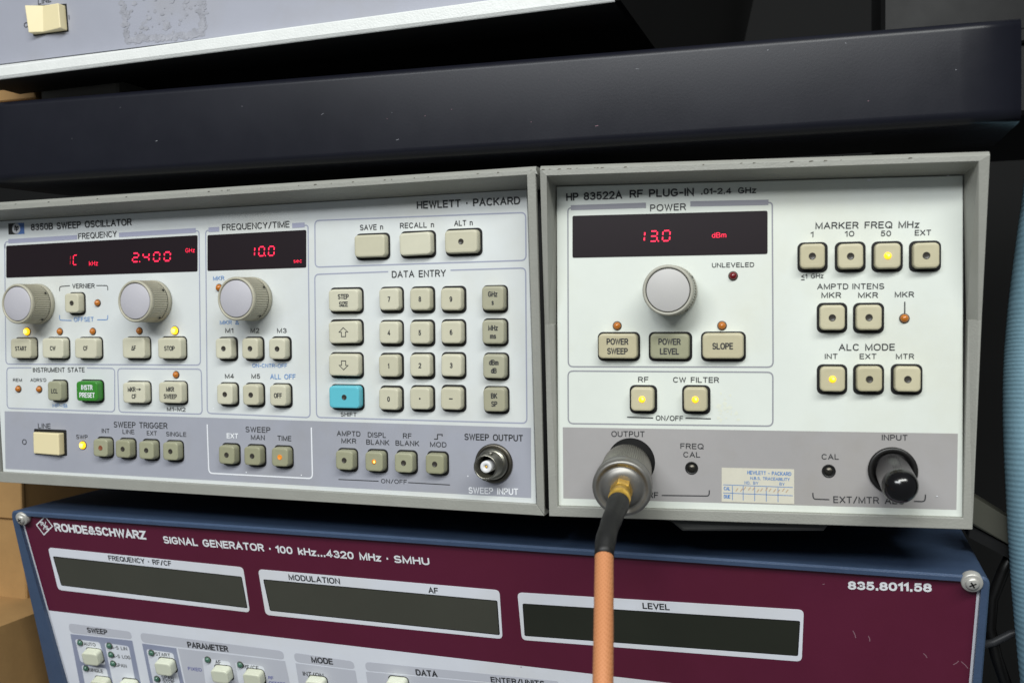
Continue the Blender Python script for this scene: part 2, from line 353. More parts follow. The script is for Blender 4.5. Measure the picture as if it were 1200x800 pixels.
# positions on each front panel, in millimetres: x to the right, y up
TXT = {
  'S': [
   ('8350B SWEEP OSCILLATOR', -1.79, 121.34, 56.86, 3.09, 0.0039, 'k', 0.012), ('FREQUENCY', 25.39, 116.4, 21.44, 2.76, 0.0177, 'k', 0.0), 
   ('FREQUENCY/TIME', 102.29, 117.52, 33.13, 2.74, 0.0027, 'k', 0.0), ('HEWLETT · PACKARD', 193.67, 122.72, 43.18, 2.99, -0.0025, 'k', 0.015), 
   ('SAVE n', 168.24, 115.19, 10.37, 2.24, -0.0039, 'k', 0.0), ('RECALL n', 186.18, 115.28, 14.74, 2.2, -0.0054, 'k', 0.0), 
   ('ALT n', 209.59, 115.34, 7.72, 2.16, 0.0052, 'k', 0.0), ('DATA ENTRY', 182.28, 95.64, 23.41, 2.78, 0.0017, 'k', 0.0), 
   ('VERNIER', 21.3, 94.2, 12.55, 2.17, -0.0048, 'k', 0.0), ('OFFSET', 21.8, 79.01, 11.12, 2.1, 0.0072, 'b', 0.0), 
   ('INSTRUMENT STATE', -2.78, 55.72, 29.89, 2.17, 0.013, 'k', 0.0), ('REM', -14.87, 51.17, 5.33, 1.56, 0.0131, 'k', 0.0), 
   ("ADRS'D", -4.45, 51.31, 9.27, 1.59, 0.014, 'k', 0.0), ('HP-IB', 8.23, 39.62, 8.41, 1.66, 0.0083, 'b', 0.0), 
   ('M1-M2', 71.88, 39.33, 9.72, 1.88, 0.0051, 'k', 0.0), ('M1', 102.97, 73.72, 3.87, 2.05, -0.0026, 'k', 0.0), 
   ('M2', 115.61, 73.69, 4.21, 2.03, -0.0024, 'k', 0.0), ('M3', 128.58, 73.65, 4.54, 2.01, -0.0022, 'k', 0.0), 
   ('M4', 102.34, 54.13, 4.48, 2.06, 0.0134, 'k', 0.0), ('M5', 115.6, 54.22, 4.22, 2.04, 0.0142, 'k', 0.0), 
   ('ALL OFF', 124.84, 54.16, 12.23, 2.16, 0.0065, 'b', 0.0), ('ON-CNTR-OFF', 116.13, 59.04, 16.94, 1.66, -0.0018, 'b', 0.0), 
   ('MKR', 97.28, 96.29, 5.62, 1.83, 0.0125, 'b', 0.0), ('MKR Δ', 100.29, 77.29, 9.46, 1.83, 0.0063, 'b', 0.0), 
   ('SHIFT', 158.03, 39.24, 7.32, 1.76, 0.0014, 'k', 0.0), ('LINE', -0.62, 29.61, 7.33, 2.39, 0.0136, 'k', 0.0), 
   ('O', -10.3, 21.65, 2.56, 2.57, 0.0351, 'k', 0.0), ('I', 13.81, 21.98, 0.6, 2.37, 0.0333, 'k', 0.0), 
   ('SWP', 21.39, 25.39, 6.53, 1.96, 0.0153, 'k', 0.0), ('SWEEP TRIGGER', 42.75, 31.31, 29.1, 2.68, 0.0069, 'k', 0.0), 
   ('INT', 36.0, 28.59, 4.29, 2.02, 0.0047, 'k', 0.0), ('LINE', 47.57, 28.56, 6.37, 2.0, 0.0078, 'k', 0.0), 
   ('EXT', 60.79, 28.36, 5.33, 1.98, 0.0038, 'k', 0.0), ('SINGLE', 71.13, 28.27, 10.59, 1.96, 0.0076, 'k', 0.0), 
   ('SWEEP', 112.11, 31.3, 12.24, 2.41, 0.0041, 'k', 0.0), ('EXT', 102.6, 28.35, 5.77, 2.22, 0.0069, 'w', 0.02), 
   ('MAN', 114.76, 28.09, 6.76, 2.19, 0.0059, 'k', 0.0), ('TIME', 127.79, 28.16, 6.7, 2.17, 0.0015, 'k', 0.0), 
   ('AMPTD', 156.14, 31.09, 10.83, 2.16, 0.0065, 'k', 0.0), ('MKR', 158.22, 28.12, 6.78, 2.12, 0.0029, 'k', 0.0), 
   ('DISPL', 170.39, 30.99, 8.17, 2.12, 0.0024, 'k', 0.0), ('BLANK', 169.64, 27.98, 10.33, 2.13, 0.0048, 'k', 0.0), 
   ('RF', 186.18, 31.05, 3.77, 2.1, 0.0053, 'k', 0.0), ('BLANK', 182.83, 28.03, 10.37, 2.11, 0.0087, 'k', 0.0), 
   ('MOD', 198.04, 28.01, 7.01, 2.08, 0.0071, 'k', 0.0), ('ON/OFF', 176.07, 12.47, 11.52, 1.74, 0.0113, 'k', 0.0), 
   ('SWEEP OUTPUT', 212.81, 31.27, 24.26, 2.58, 0.0091, 'k', 0.008), ('SWEEP INPUT', 214.27, 10.16, 20.66, 2.59, 0.0194, 'w', 0.015), 
  ],
  'P': [
   ('HP 83522A', 245.76, 120.55, 21.17, 2.96, 0.0005, 'k', 0.02), ('RF PLUG-IN', 269.8, 120.75, 23.4, 2.9, -0.009, 'k', 0.02), 
   ('.01-2.4', 295.81, 120.92, 10.74, 2.15, -0.0186, 'k', 0.02), ('GHz', 308.95, 120.68, 6.25, 2.2, -0.0176, 'k', 0.02), 
   ('POWER', 277.35, 115.49, 12.98, 2.5, -0.0008, 'k', 0.0), ('UNLEVELED', 299.68, 94.37, 14.79, 1.69, -0.0068, 'k', 0.0), 
   ('RF', 272.59, 52.45, 3.81, 2.0, 0.0105, 'k', 0.0), ('CW FILTER', 285.51, 52.46, 16.48, 2.03, 0.0073, 'k', 0.0), 
   ('ON/OFF', 279.07, 38.35, 9.96, 1.89, -0.001, 'k', 0.0), ('OUTPUT', 262.42, 31.82, 12.44, 2.18, 0.0185, 'k', 0.0), 
   ('FREQ', 288.06, 28.07, 8.35, 2.05, 0.0108, 'k', 0.0), ('CAL', 289.13, 24.94, 6.07, 2.05, 0.0165, 'k', 0.0), 
   ('RF', 276.17, 9.37, 3.65, 2.23, 0.0164, 'k', 0.0), ('MARKER FREQ MHz', 335.52, 107.12, 33.91, 2.37, -0.0192, 'k', 0.0), 
   ('1', 333.83, 104.32, 0.92, 1.95, -0.0326, 'k', 0.0), ('10', 345.3, 104.19, 3.1, 1.94, -0.0032, 'k', 0.0), 
   ('50', 357.07, 103.98, 3.32, 1.91, -0.0301, 'k', 0.0), ('EXT', 368.07, 103.88, 5.15, 1.9, -0.0136, 'k', 0.0), 
   ('<1 GHz', 330.7, 89.78, 7.49, 1.6, 0.0134, 'k', 0.0), ('AMPTD', 336.1, 85.92, 10.35, 2.01, -0.0126, 'k', 0.0), 
   ('INTENS', 347.86, 85.8, 10.36, 1.99, -0.0097, 'k', 0.0), ('MKR', 337.54, 82.89, 6.53, 1.98, -0.0138, 'k', 0.0), 
   ('MKR', 349.76, 82.73, 6.43, 1.96, -0.0124, 'k', 0.0), ('MKR', 361.71, 82.78, 6.15, 1.95, -0.0081, 'k', 0.0), 
   ('ALC MODE', 343.35, 64.3, 18.43, 2.38, 0.0049, 'k', 0.0), ('INT', 338.7, 61.34, 4.23, 1.89, 0.0047, 'k', 0.0), 
   ('EXT', 350.29, 61.39, 5.47, 1.88, 0.0037, 'k', 0.0), ('MTR', 362.15, 61.43, 5.78, 1.86, 0.0052, 'k', 0.0), 
   ('INPUT', 357.64, 33.1, 8.31, 2.03, 0.0096, 'k', 0.0), ('CAL', 337.65, 25.73, 5.74, 1.97, 0.0209, 'k', 0.0), 
   ('EXT/MTR ALC', 341.6, 10.44, 23.46, 2.41, 0.023, 'k', 0.0), 
  ],
  'M': [
   ('ROHDE&SCHWARZ', 3.41, -19.54, 50.97, 4.56, -0.0228, 'w', 0.034), ('SIGNAL GENERATOR', 63.58, -21.96, 52.16, 3.83, -0.0128, 'w', 0.025), 
   ('·', 118.11, -22.59, 1.27, 3.45, -0.0707, 'w', 0.03), ('100 kHz...4320 MHz', 121.7, -22.86, 50.57, 3.69, -0.0138, 'w', 0.025), 
   ('·', 174.68, -23.39, 1.19, 3.33, -0.0252, 'w', 0.03), ('SMHU', 178.41, -23.61, 16.07, 3.59, -0.0025, 'w', 0.025), 
   ('FREQUENCY · RF/CF', 30.36, -33.27, 34.69, 2.76, -0.015, 'k', 0.02), ('MODULATION', 125.67, -36.24, 25.2, 3.05, -0.0048, 'k', 0.02), 
   ('AF', 192.36, -37.21, 4.43, 2.93, -0.009, 'k', 0.02), ('LEVEL', 283.98, -36.61, 10.68, 2.85, 0.0253, 'k', 0.02), 
   ('835.8011.58', 361.11, -21.38, 28.51, 3.56, 0.046, 'w', 0.04), ('SWEEP', 6.98, -75.17, 11.86, 3.0, -0.011, 'k', 0.02), 
   ('PARAMETER', 64.06, -77.85, 22.08, 3.37, -0.0045, 'k', 0.02), ('MODE', 129.74, -78.9, 10.82, 3.25, 0.0065, 'k', 0.02), 
   ('DATA', 181.1, -79.83, 10.13, 3.28, 0.0207, 'k', 0.02), ('ENTER/UNITS', 216.01, -79.24, 24.1, 2.83, 0.0303, 'k', 0.02), 
   ('AUTO', 2.82, -83.07, 6.96, 2.03, 0.0129, 'k', 0.0), ('SINGLE', 1.79, -98.43, 8.48, 2.08, -0.0035, 'k', 0.0), 
   ('S-S LIN', 18.98, -83.34, 9.25, 2.01, 0.0, 'k', 0.0), ('S-S LOG', 18.71, -88.34, 10.27, 2.02, 0.0039, 'k', 0.0), 
   ('SPAN', 18.88, -93.63, 6.54, 2.04, 0.0076, 'k', 0.0), ('START', 44.19, -84.44, 8.48, 1.98, -0.0047, 'k', 0.0), 
   ('SPAN', 44.75, -97.67, 6.85, 2.02, 0.0102, 'k', 0.0), ('STOP', 44.98, -99.87, 6.61, 2.03, 0.0151, 'k', 0.0), 
   ('AF', 77.63, -85.42, 3.05, 2.19, 0.0197, 'k', 0.0), ('FIXED', 61.34, -90.77, 7.63, 1.88, 0.0079, 'v', 0.0), 
   ('RF/CF', 92.75, -86.23, 8.08, 2.17, -0.0025, 'k', 0.0), ('RF', 105.11, -90.71, 2.71, 1.69, 0.0148, 'v', 0.0), 
   ('OFFSET', 105.02, -93.56, 8.61, 1.69, 0.0279, 'v', 0.0), ('INT/ON', 123.95, -86.58, 10.5, 2.36, -0.0019, 'k', 0.0), 
  ],
}
BTN = {
  'S': [
   (-6.17, 66.97, 'func', 'START'), (12.53, 67.04, 'func', 'CW'), (31.16, 67.11, 'func', 'CF'), (57.48, 67.21, 'func', 'ΔF'), 
   (76.43, 67.28, 'func', 'STOP'), (23.9, 87.46, 'vern', '@off'), (12.73, 47.5, 'lcl', 'LCL'), (31.24, 47.73, 'preset', 'INSTR|PRESET'), 
   (57.15, 47.49, 'func', 'MKR>|CF'), (76.45, 47.75, 'func', 'MKR|SWEEP'), (37.91, 22.34, 'strip', '@dim'), (50.42, 22.24, 'strip', '@off'), 
   (62.97, 22.15, 'strip', '@off'), (75.73, 22.05, 'strip', '@off'), (104.28, 67.07, 'mkr', '@off'), (117.4, 67.14, 'mkr', '@off'), 
   (130.59, 67.21, 'mkr', '@off'), (104.41, 47.56, 'mkr', '@off'), (117.3, 47.55, 'mkr', '@off'), (130.59, 47.54, 'mkr', 'OFF'), 
   (104.75, 21.75, 'strip', '@off'), (117.48, 21.71, 'strip', '@off'), (130.78, 21.67, 'strip', '@amber'), (161.13, 21.59, 'strip', '@off'), 
   (174.69, 21.67, 'strip', '@amberlit'), (187.87, 21.74, 'strip', '@off'), (201.39, 21.82, 'strip', '@off'), (173.98, 108.64, 'wide', ''), 
   (194.04, 108.87, 'wide', ''), (213.61, 109.1, 'wide', '@off'), (161.77, 87.0, 'wide', 'STEP|SIZE'), (161.61, 74.0, 'wide', 'UP'), 
   (161.37, 60.51, 'wide', 'DOWN'), (161.44, 47.42, 'shift', '@off'), (182.22, 86.97, 'key', '7'), (195.84, 86.86, 'key', '8'), 
   (209.09, 86.76, 'key', '9'), (182.0, 73.63, 'key', '4'), (195.65, 73.68, 'key', '5'), (208.91, 73.72, 'key', '6'), (181.79, 60.38, 'key', '1'), 
   (195.45, 60.58, 'key', '2'), (208.73, 60.77, 'key', '3'), (181.58, 47.14, 'key', '0'), (195.26, 47.5, 'key', '.'), (208.56, 47.85, 'key', '-'), 
   (226.38, 86.71, 'unit', 'GHz|s'), (226.4, 73.87, 'unit', 'MHz|ms'), (226.6, 60.58, 'unit', 'dBm|dB'), (226.51, 47.59, 'unit', 'BK|SP'), 
  ],
  'P': [
   (334.5, 97.4, 'psq', '@off'), (347.06, 97.22, 'psq', '@off'), (359.15, 97.05, 'psq', '@lit'), (371.3, 96.87, 'psq', '@off'), 
   (341.04, 76.03, 'psq', '@off'), (353.13, 75.88, 'psq', '@off'), (341.06, 54.38, 'psq', '@lit'), (353.17, 54.5, 'psq', '@off'), 
   (365.54, 54.62, 'psq', '@off'), (274.48, 46.3, 'psq', '@lit'), (293.85, 46.51, 'psq', '@lit'), (265.42, 65.92, 'pwide', 'POWER|SWEEP'), 
   (303.6, 65.94, 'pwide', 'SLOPE'), (284.5, 65.9, 'pdark', 'POWER|LEVEL'), 
  ],
  'M': [
   (7.99, -87.96, 'cream', ''), (50.19, -88.83, 'cream', ''), (81.3, -89.54, 'cream', ''), (98.7, -89.61, 'cream', ''), (131.3, -89.66, 'cream', ''), 
   (9.02, -104.29, 'cream', ''), (25.64, -103.51, 'cream', ''), (172.08, -85.14, 'cream', ''), 
  ],
}
PATH = {
  'S': [
   ([(-15.47, 116.87), (24.69, 117.39)], 0, 2.0, 'h', False), ([(48.03, 117.61), (88.86, 118.12)], 0, 2.0, 'h', False), 
   ([(95.42, 118.13), (100.84, 118.19)], 0, 2.0, 'h', False), ([(136.7, 118.34), (142.59, 118.4)], 0, 2.0, 'h', False), 
   ([(-17.64, 113.67), (-17.53, 116.66), (-13.42, 116.72)], 2, 0.5, 'l', False), 
   ([(-17.82, 115.67), (-19.02, 59.41), (89.83, 59.81), (90.52, 117.95), (87.31, 117.92)], 2, 0.5, 'l', False), 
   ([(96.93, 117.9), (93.89, 117.86), (92.83, 38.9), (143.63, 38.34), (144.2, 118.23), (141.77, 118.22)], 2, 0.5, 'l', False), 
   ([(147.44, 120.0), (239.05, 119.42), (239.03, 101.17), (147.27, 100.82)], 2, 0.5, 'l', True), 
   ([(180.61, 98.18), (146.97, 97.83), (146.67, 38.53), (238.71, 38.57), (238.83, 98.27), (207.72, 98.12)], 2, 0.5, 'l', False), 
   ([(-3.73, 57.82), (-18.57, 57.68), (-18.98, 38.61), (43.38, 38.36), (43.95, 57.94), (28.43, 57.99)], 2, 0.5, 'l', False), 
   ([(45.6, 57.91), (90.22, 58.06), (90.18, 38.46), (45.74, 38.33)], 2, 0.5, 'l', True), 
   ([(92.71, 34.06), (93.07, 12.84), (144.31, 12.82), (144.16, 34.21)], 2, 0.6, 'w', False), 
   ([(13.91, 93.16), (13.98, 95.23), (19.88, 95.51)], 1, 0.35, 'k', False), ([(34.84, 95.31), (41.21, 95.2), (41.15, 93.09)], 1, 0.35, 'k', False), 
   ([(13.56, 82.2), (13.49, 79.85), (20.35, 79.6)], 1, 0.35, 'b', False), ([(34.85, 79.85), (40.76, 79.81), (40.82, 81.96)], 1, 0.35, 'b', False), 
   ([(156.52, 13.06), (174.93, 13.18)], 0, 0.35, 'k', False), ([(188.09, 13.25), (206.38, 13.17)], 0, 0.35, 'k', False), 
   ([(199.75, 31.18), (201.23, 31.23), (201.26, 33.07), (203.28, 33.14), (203.27, 32.39)], 0, 0.4, 'k', False), 
  ],
  'P': [
   ([(247.48, 117.98), (275.79, 117.81)], 0, 1.9, 'h', False), ([(291.97, 117.68), (319.48, 117.14)], 0, 1.9, 'h', False), 
   ([(249.45, 117.88), (246.33, 117.93), (246.02, 58.04), (321.03, 58.36), (320.8, 117.0), (318.15, 117.1)], 2, 0.5, 'l', False), 
   ([(245.91, 56.42), (320.94, 56.52), (320.92, 37.19), (245.85, 36.43)], 2, 0.5, 'l', True), 
   ([(268.36, 39.34), (278.07, 39.22)], 0, 0.4, 'k', False), ([(289.9, 39.43), (299.05, 39.37)], 0, 0.4, 'k', False), 
   ([(281.08, 10.53), (298.35, 11.02), (298.45, 13.16)], 1.5, 0.4, 'k', False), 
   ([(334.61, 13.73), (334.76, 11.51), (340.24, 11.54)], 1.5, 0.4, 'k', False), 
   ([(368.08, 12.16), (371.65, 12.23), (371.77, 14.7)], 1.5, 0.4, 'k', False), ([(364.91, 81.21), (364.92, 76.94)], 0, 0.4, 'k', False), 
   ([(330.59, 89.39), (331.86, 89.4)], 0, 0.3, 'k', False), 
  ],
  'M': [
   
  ],
}
LED = {
  'S': [
   (-5.59, 74.66, 'lit'), (13.6, 74.6, 'off'), (32.37, 74.62, 'off'), (58.06, 74.77, 'off'), (76.98, 74.78, 'lit'), (35.43, 87.4, 'off'), 
   (-11.7, 47.81, 'off'), (0.68, 47.85, 'off'), (77.1, 55.47, 'off'), (25.18, 22.62, 'lit'), (100.24, 93.17, 'off'), 
  ],
  'P': [
   (264.82, 73.43, 'off'), (303.15, 73.29, 'off'), (307.11, 91.21, 'red'), (364.8, 75.47, 'off'), 
  ],
  'M': [
   (0.83, -81.63, 'green'), (18.2, -81.58, 'green'), (17.88, -86.73, 'green'), (17.77, -91.88, 'green'), (0.38, -96.64, 'green'), 
   (42.26, -83.11, 'green'), (42.0, -98.05, 'green'), (73.74, -83.51, 'green'), (91.18, -84.41, 'green'), 
  ],
}
PT = {
  'S_display': [(-16.77, 114.84), (89.73, 116.03), (89.34, 100.4), (-17.3, 99.92)], 
  'S_display2': [(94.88, 115.84), (143.35, 116.32), (143.04, 100.78), (94.51, 100.5)], 
  'S_strip': [(-20.58, 37.16), (240.35, 36.87), (240.13, 9.7), (-21.02, 9.8)], 
  'S_panel': [(-27.56, 126.43), (239.66, 128.17), (242.14, 7.46), (-22.64, 8.27)], 
  'S_toplip': [(-25.49, 133.28), (248.3, 134.81), (248.26, 131.71), (-25.63, 129.48)], 
  'S_stile': [(242.78, 131.56), (247.46, 134.61), (248.55, 5.22), (245.18, 8.98)], 'S_ti': (244.16, 131.65), 'S_to': (247.46, 133.33), 
  'S_bi': (242.98, 7.66), 'S_bo': (246.01, 3.73), 'S_botrim': [(-22.33, 8.53), (242.98, 7.66), (246.01, 3.5), (-22.5, 3.74)], 
  'S_lefttop': (-20.86, 110.17), 'S_leftbot': (-22.37, 8.52), 'S_knob0': (1.85, 87.39), 'S_knob1': (66.59, 87.69), 'S_knob2': (117.33, 88.07), 
  'S_bnc': (225.12, 22.55), 'S_bncf': (227.15, 22.04), 'S_switch': [(-2.41, 27.85), (14.39, 27.97), (14.23, 18.17), (-2.64, 17.85)], 
  'S_logo': [(-15.18, 125.14), (-5.7, 125.16), (-5.87, 120.03), (-15.36, 119.97)], 
  'dig': [('S', 0, '1C', 18.21, 104.78, 6.72, 4.67), ('S', 0, '%kHz', 31.28, 104.33, 4.85, 2.11), ('S', 0, '2.400', 54.89, 105.14, 21.36, 4.32), ('S', 0, '%GHz', 83.54, 108.69, 4.64, 1.89), ('S', 1, '10.0', 115.32, 105.95, 13.21, 4.28), ('S', 1, '%sec', 137.16, 102.85, 3.94, 1.66), ('P', 0, '13.0', 272.24, 104.28, 12.89, 4.16), ('P', 0, '%dBm', 299.71, 105.13, 5.0, 1.91)], 
  'P_display': [(248.11, 114.91), (319.18, 114.18), (319.16, 98.83), (247.99, 99.19)], 
  'P_strip': [(243.68, 34.98), (381.98, 36.02), (381.61, 9.82), (243.69, 7.79)], 
  'P_panel': [(241.94, 126.24), (383.24, 123.74), (383.66, 7.27), (241.53, 4.78)], 'P_oTL': (238.96, 132.29), 'P_oTR': (388.98, 129.51), 
  'P_iTL': (241.49, 128.45), 'P_iTR': (385.6, 126.34), 'P_oNL': (237.81, 74.17), 'P_oNR': (388.52, 74.76), 'P_iNL': (239.47, 74.16), 
  'P_iNR': (387.34, 74.77), 'P_oBL': (238.52, 1.08), 'P_oBR': (386.38, 3.68), 'P_iBL': (241.89, 4.93), 'P_iBR': (383.41, 7.44), 
  'P_pNL': (241.67, 74.09), 'P_pNR': (384.07, 74.74), 'P_knob': (285.12, 86.15), 'P_hole': (269.71, 22.56), 'P_nut': (270.26, 16.99), 
  'P_pot0': (292.07, 21.1), 'P_pot1': (340.01, 21.71), 'P_sticker': [(302.88, 21.63), (328.26, 21.96), (328.26, 9.38), (302.84, 9.18)], 
  'P_flange': (361.14, 22.61), 'P_dome': (361.64, 20.04), 'M_outer': [(-19.15, -8.98), (408.32, -11.75), (407.76, -56.95), (-24.42, -108.67)], 
  'M_panel': [(-14.89, -11.71), (405.01, -14.43), (404.06, -57.39), (-13.42, -107.35)], 
  'M_maroon_bottom': [(-15.82, -64.73), (406.1, -76.78), (406.1, -76.78), (-15.82, -64.73)], 
  'M_mb': [(-16.05, -64.65), (102.62, -68.24), (218.52, -70.94), (303.08, -72.33)], 
  'M_df0': [(-3.81, -28.76), (103.14, -31.55), (102.05, -55.09), (-4.31, -52.12)], 
  'M_df1': [(110.72, -31.93), (224.35, -33.2), (223.36, -56.82), (110.16, -55.56)], 
  'M_df2': [(232.05, -33.56), (345.35, -31.56), (344.53, -54.58), (231.94, -56.36)], 
  'M_dw0': [(-2.23, -33.3), (101.51, -36.41), (101.32, -52.91), (-1.73, -49.47)], 
  'M_dw1': [(112.39, -36.87), (222.96, -38.21), (222.4, -55.03), (112.85, -53.2)], 
  'M_dw2': [(233.79, -38.6), (344.04, -36.47), (343.21, -52.22), (233.28, -54.3)], 'M_screw0': (-12.49, -12.64), 'M_screw1': (402.35, -13.86), 
  'M_logo': [(-7.04, -16.75), (-0.63, -11.91), (2.28, -16.87), (-4.14, -21.85)], 
  'M_tab_sweep': [(-3.62, -70.92), (32.71, -72.22), (32.65, -76.46), (-4.16, -76.62)], 
  'M_body_sweep': [(-4.06, -77.21), (32.44, -77.31), (30.69, -117.19), (-7.7, -122.18)], 
  'M_tab_par': [(38.12, -72.16), (115.52, -74.34), (115.56, -78.99), (37.74, -77.72)], 
  'M_body_par1': [(37.84, -78.34), (57.05, -78.97), (56.71, -113.81), (36.38, -116.45)], 
  'M_body_par2': [(58.01, -78.96), (115.66, -79.68), (116.3, -106.07), (57.72, -113.68)], 
  'M_tab_mode': [(120.99, -74.58), (150.94, -75.99), (151.15, -80.13), (120.97, -79.64)], 
  'M_body_mode': [(121.0, -80.24), (151.18, -80.81), (151.31, -101.51), (120.43, -105.53)], 
  'M_tab_data': [(156.91, -75.51), (246.44, -75.19), (246.53, -78.8), (156.42, -80.21)], 
  'M_body_data': [(156.42, -80.75), (246.48, -79.36), (246.88, -93.44), (156.28, -105.53)], 
  'M_w0': [(-1.96, -79.86), (12.71, -80.32), (12.85, -93.41), (-2.27, -93.35)], 
  'M_w1': [(-2.23, -95.11), (12.84, -95.41), (11.74, -119.66), (-4.42, -121.76)], 
  'M_w2': [(15.5, -80.27), (29.61, -80.75), (27.57, -117.6), (13.87, -119.38)], 
  'M_w3': [(39.57, -81.3), (54.69, -81.95), (54.71, -114.07), (38.44, -116.19)], 
  'M_w4': [(70.67, -82.85), (85.73, -83.33), (85.21, -110.11), (68.15, -112.32)], 
  'M_w5': [(88.52, -83.25), (103.68, -83.91), (104.22, -107.64), (87.62, -109.79)], 
  'M_w6': [(122.98, -84.5), (135.38, -84.92), (135.82, -103.53), (122.72, -105.23)], 
  'S_bar': [(-33.89, 182.48), (408.61, 175.4), (408.79, 142.14), (-35.29, 144.46)], 
  'S_tilip': [(-26.89, 191.73), (275.6, 194.89), (275.64, 200.08), (-26.75, 195.64)], 
  'S_tipan': [(-33.27, 199.21), (274.28, 200.26), (274.53, 233.08), (-31.25, 254.17)], 
  'S_tisw': [(1.34, 223.25), (21.19, 221.82), (22.05, 210.64), (3.16, 210.65)], 'S_tiO': (-2.68, 215.33), 'S_tiI': (23.19, 216.25), 
  'S_tiL': (5.83, 223.91), 'S_tistain': [(53.07, 220.15), (94.6, 217.65), (94.21, 201.77), (55.34, 202.74)], 
  'S_foot': [(-22.15, 191.74), (25.08, 191.93)], 'P_fleck0': (353.41, 123.52), 'P_fleck1': (378.52, 123.82), 'P_fleck2': (375.45, 14.26), 
  'P_stain': (304.54, 42.41), 'P_foot': [(288.51, -2.91), (338.31, -0.28), (342.07, 4.82), (282.23, 1.89)], 
  'S_lowcase': [(400.58, 9.82), (418.39, -1.5), (418.45, -11.19), (399.73, -1.04)], 
  'S_lowedge': [(399.97, -1.78), (418.78, -12.3), (418.8, -16.85), (399.39, -6.43)], 
  'S_loose': [(401.83, -50.61, -56.0), (409.3, -47.84, -56.0), (415.2, -43.93, -56.0), (421.33, -41.34, -56.0)], 
  'S_loose2': [(416.8, -10.61, -58.0), (412.71, -20.19, -58.0), (408.9, -31.16, -58.0), (408.05, -42.93, -58.0), (410.5, -54.4, -58.0), (414.73, -67.3, -58.0)], 
}

# kind: face width, face height, hole width, hole height, height, colour, legend cap height
KIND = {
 'func': (11.9, 8.9, 13.4, 10.3, 3.6, 'cream key', 2.1), 'vern': (7.6, 8.6, 9.4, 10.2, 3.6, 'cream key', 1.7),
 'lcl': (7.6, 8.6, 9.6, 10.2, 3.6, 'olive key', 2.1), 'preset': (11.6, 8.8, 13.4, 10.3, 3.6, 'green key', 2.3),
 'strip': (7.7, 7.7, 9.3, 9.5, 3.6, 'olive key', 1.7), 'mkr': (7.7, 8.5, 9.7, 10.2, 3.6, 'cream key', 2.1),
 'wide': (13.4, 8.7, 15.3, 10.6, 3.3, 'cream key', 2.05), 'shift': (13.6, 8.9, 15.3, 10.4, 3.3, 'turquoise key', 1.9),
 'key': (8.5, 8.5, 10.4, 10.5, 3.3, 'cream key', 2.1), 'unit': (8.8, 9.0, 10.4, 10.6, 3.3, 'grey olive key', 2.1),
 'psq': (8.1, 8.4, 10.1, 10.4, 3.6, 'tan key', 1.7), 'pwide': (14.2, 8.9, 15.8, 10.6, 3.4, 'tan key', 2.35),
 'pdark': (13.9, 8.9, 15.8, 10.6, 2.6, 'olive key', 2.35), 'cream': (8.8, 6.8, 9.8, 8.2, 4.2, 'pale cream key', 1.5),
}
DOT = {'off': 'dark lens', 'lit': 'lit lens', 'amber': 'orange lens', 'amberlit': 'orange lens', 'dim': 'dull red lens'}
KEYMESH = {}
def key_mesh(kind):
    fw, fh, hw, hh, hz, m, cap = KIND[kind]
    mb = MB(); bw, bh = fw+.45, fh+.45
    rings = [(bw, bh, 1.7, -1.5), (bw-.1, bh-.1, 1.7, hz*.45), (fw+.1, fh+.1, 1.55, hz-.55), (fw-.1, fh-.1, 1.4, hz-.14), (fw-.9, fh-.9, 1.1, hz), (fw-3.2, fh-3.0, .9, hz-.16)]
    mb.loft([[(x, y, z) for x, y in rrect(0, 0, w, h, r)] for w, h, r, z in rings], m, smooth=True)
    return mb.build('button', mesh_only=True)
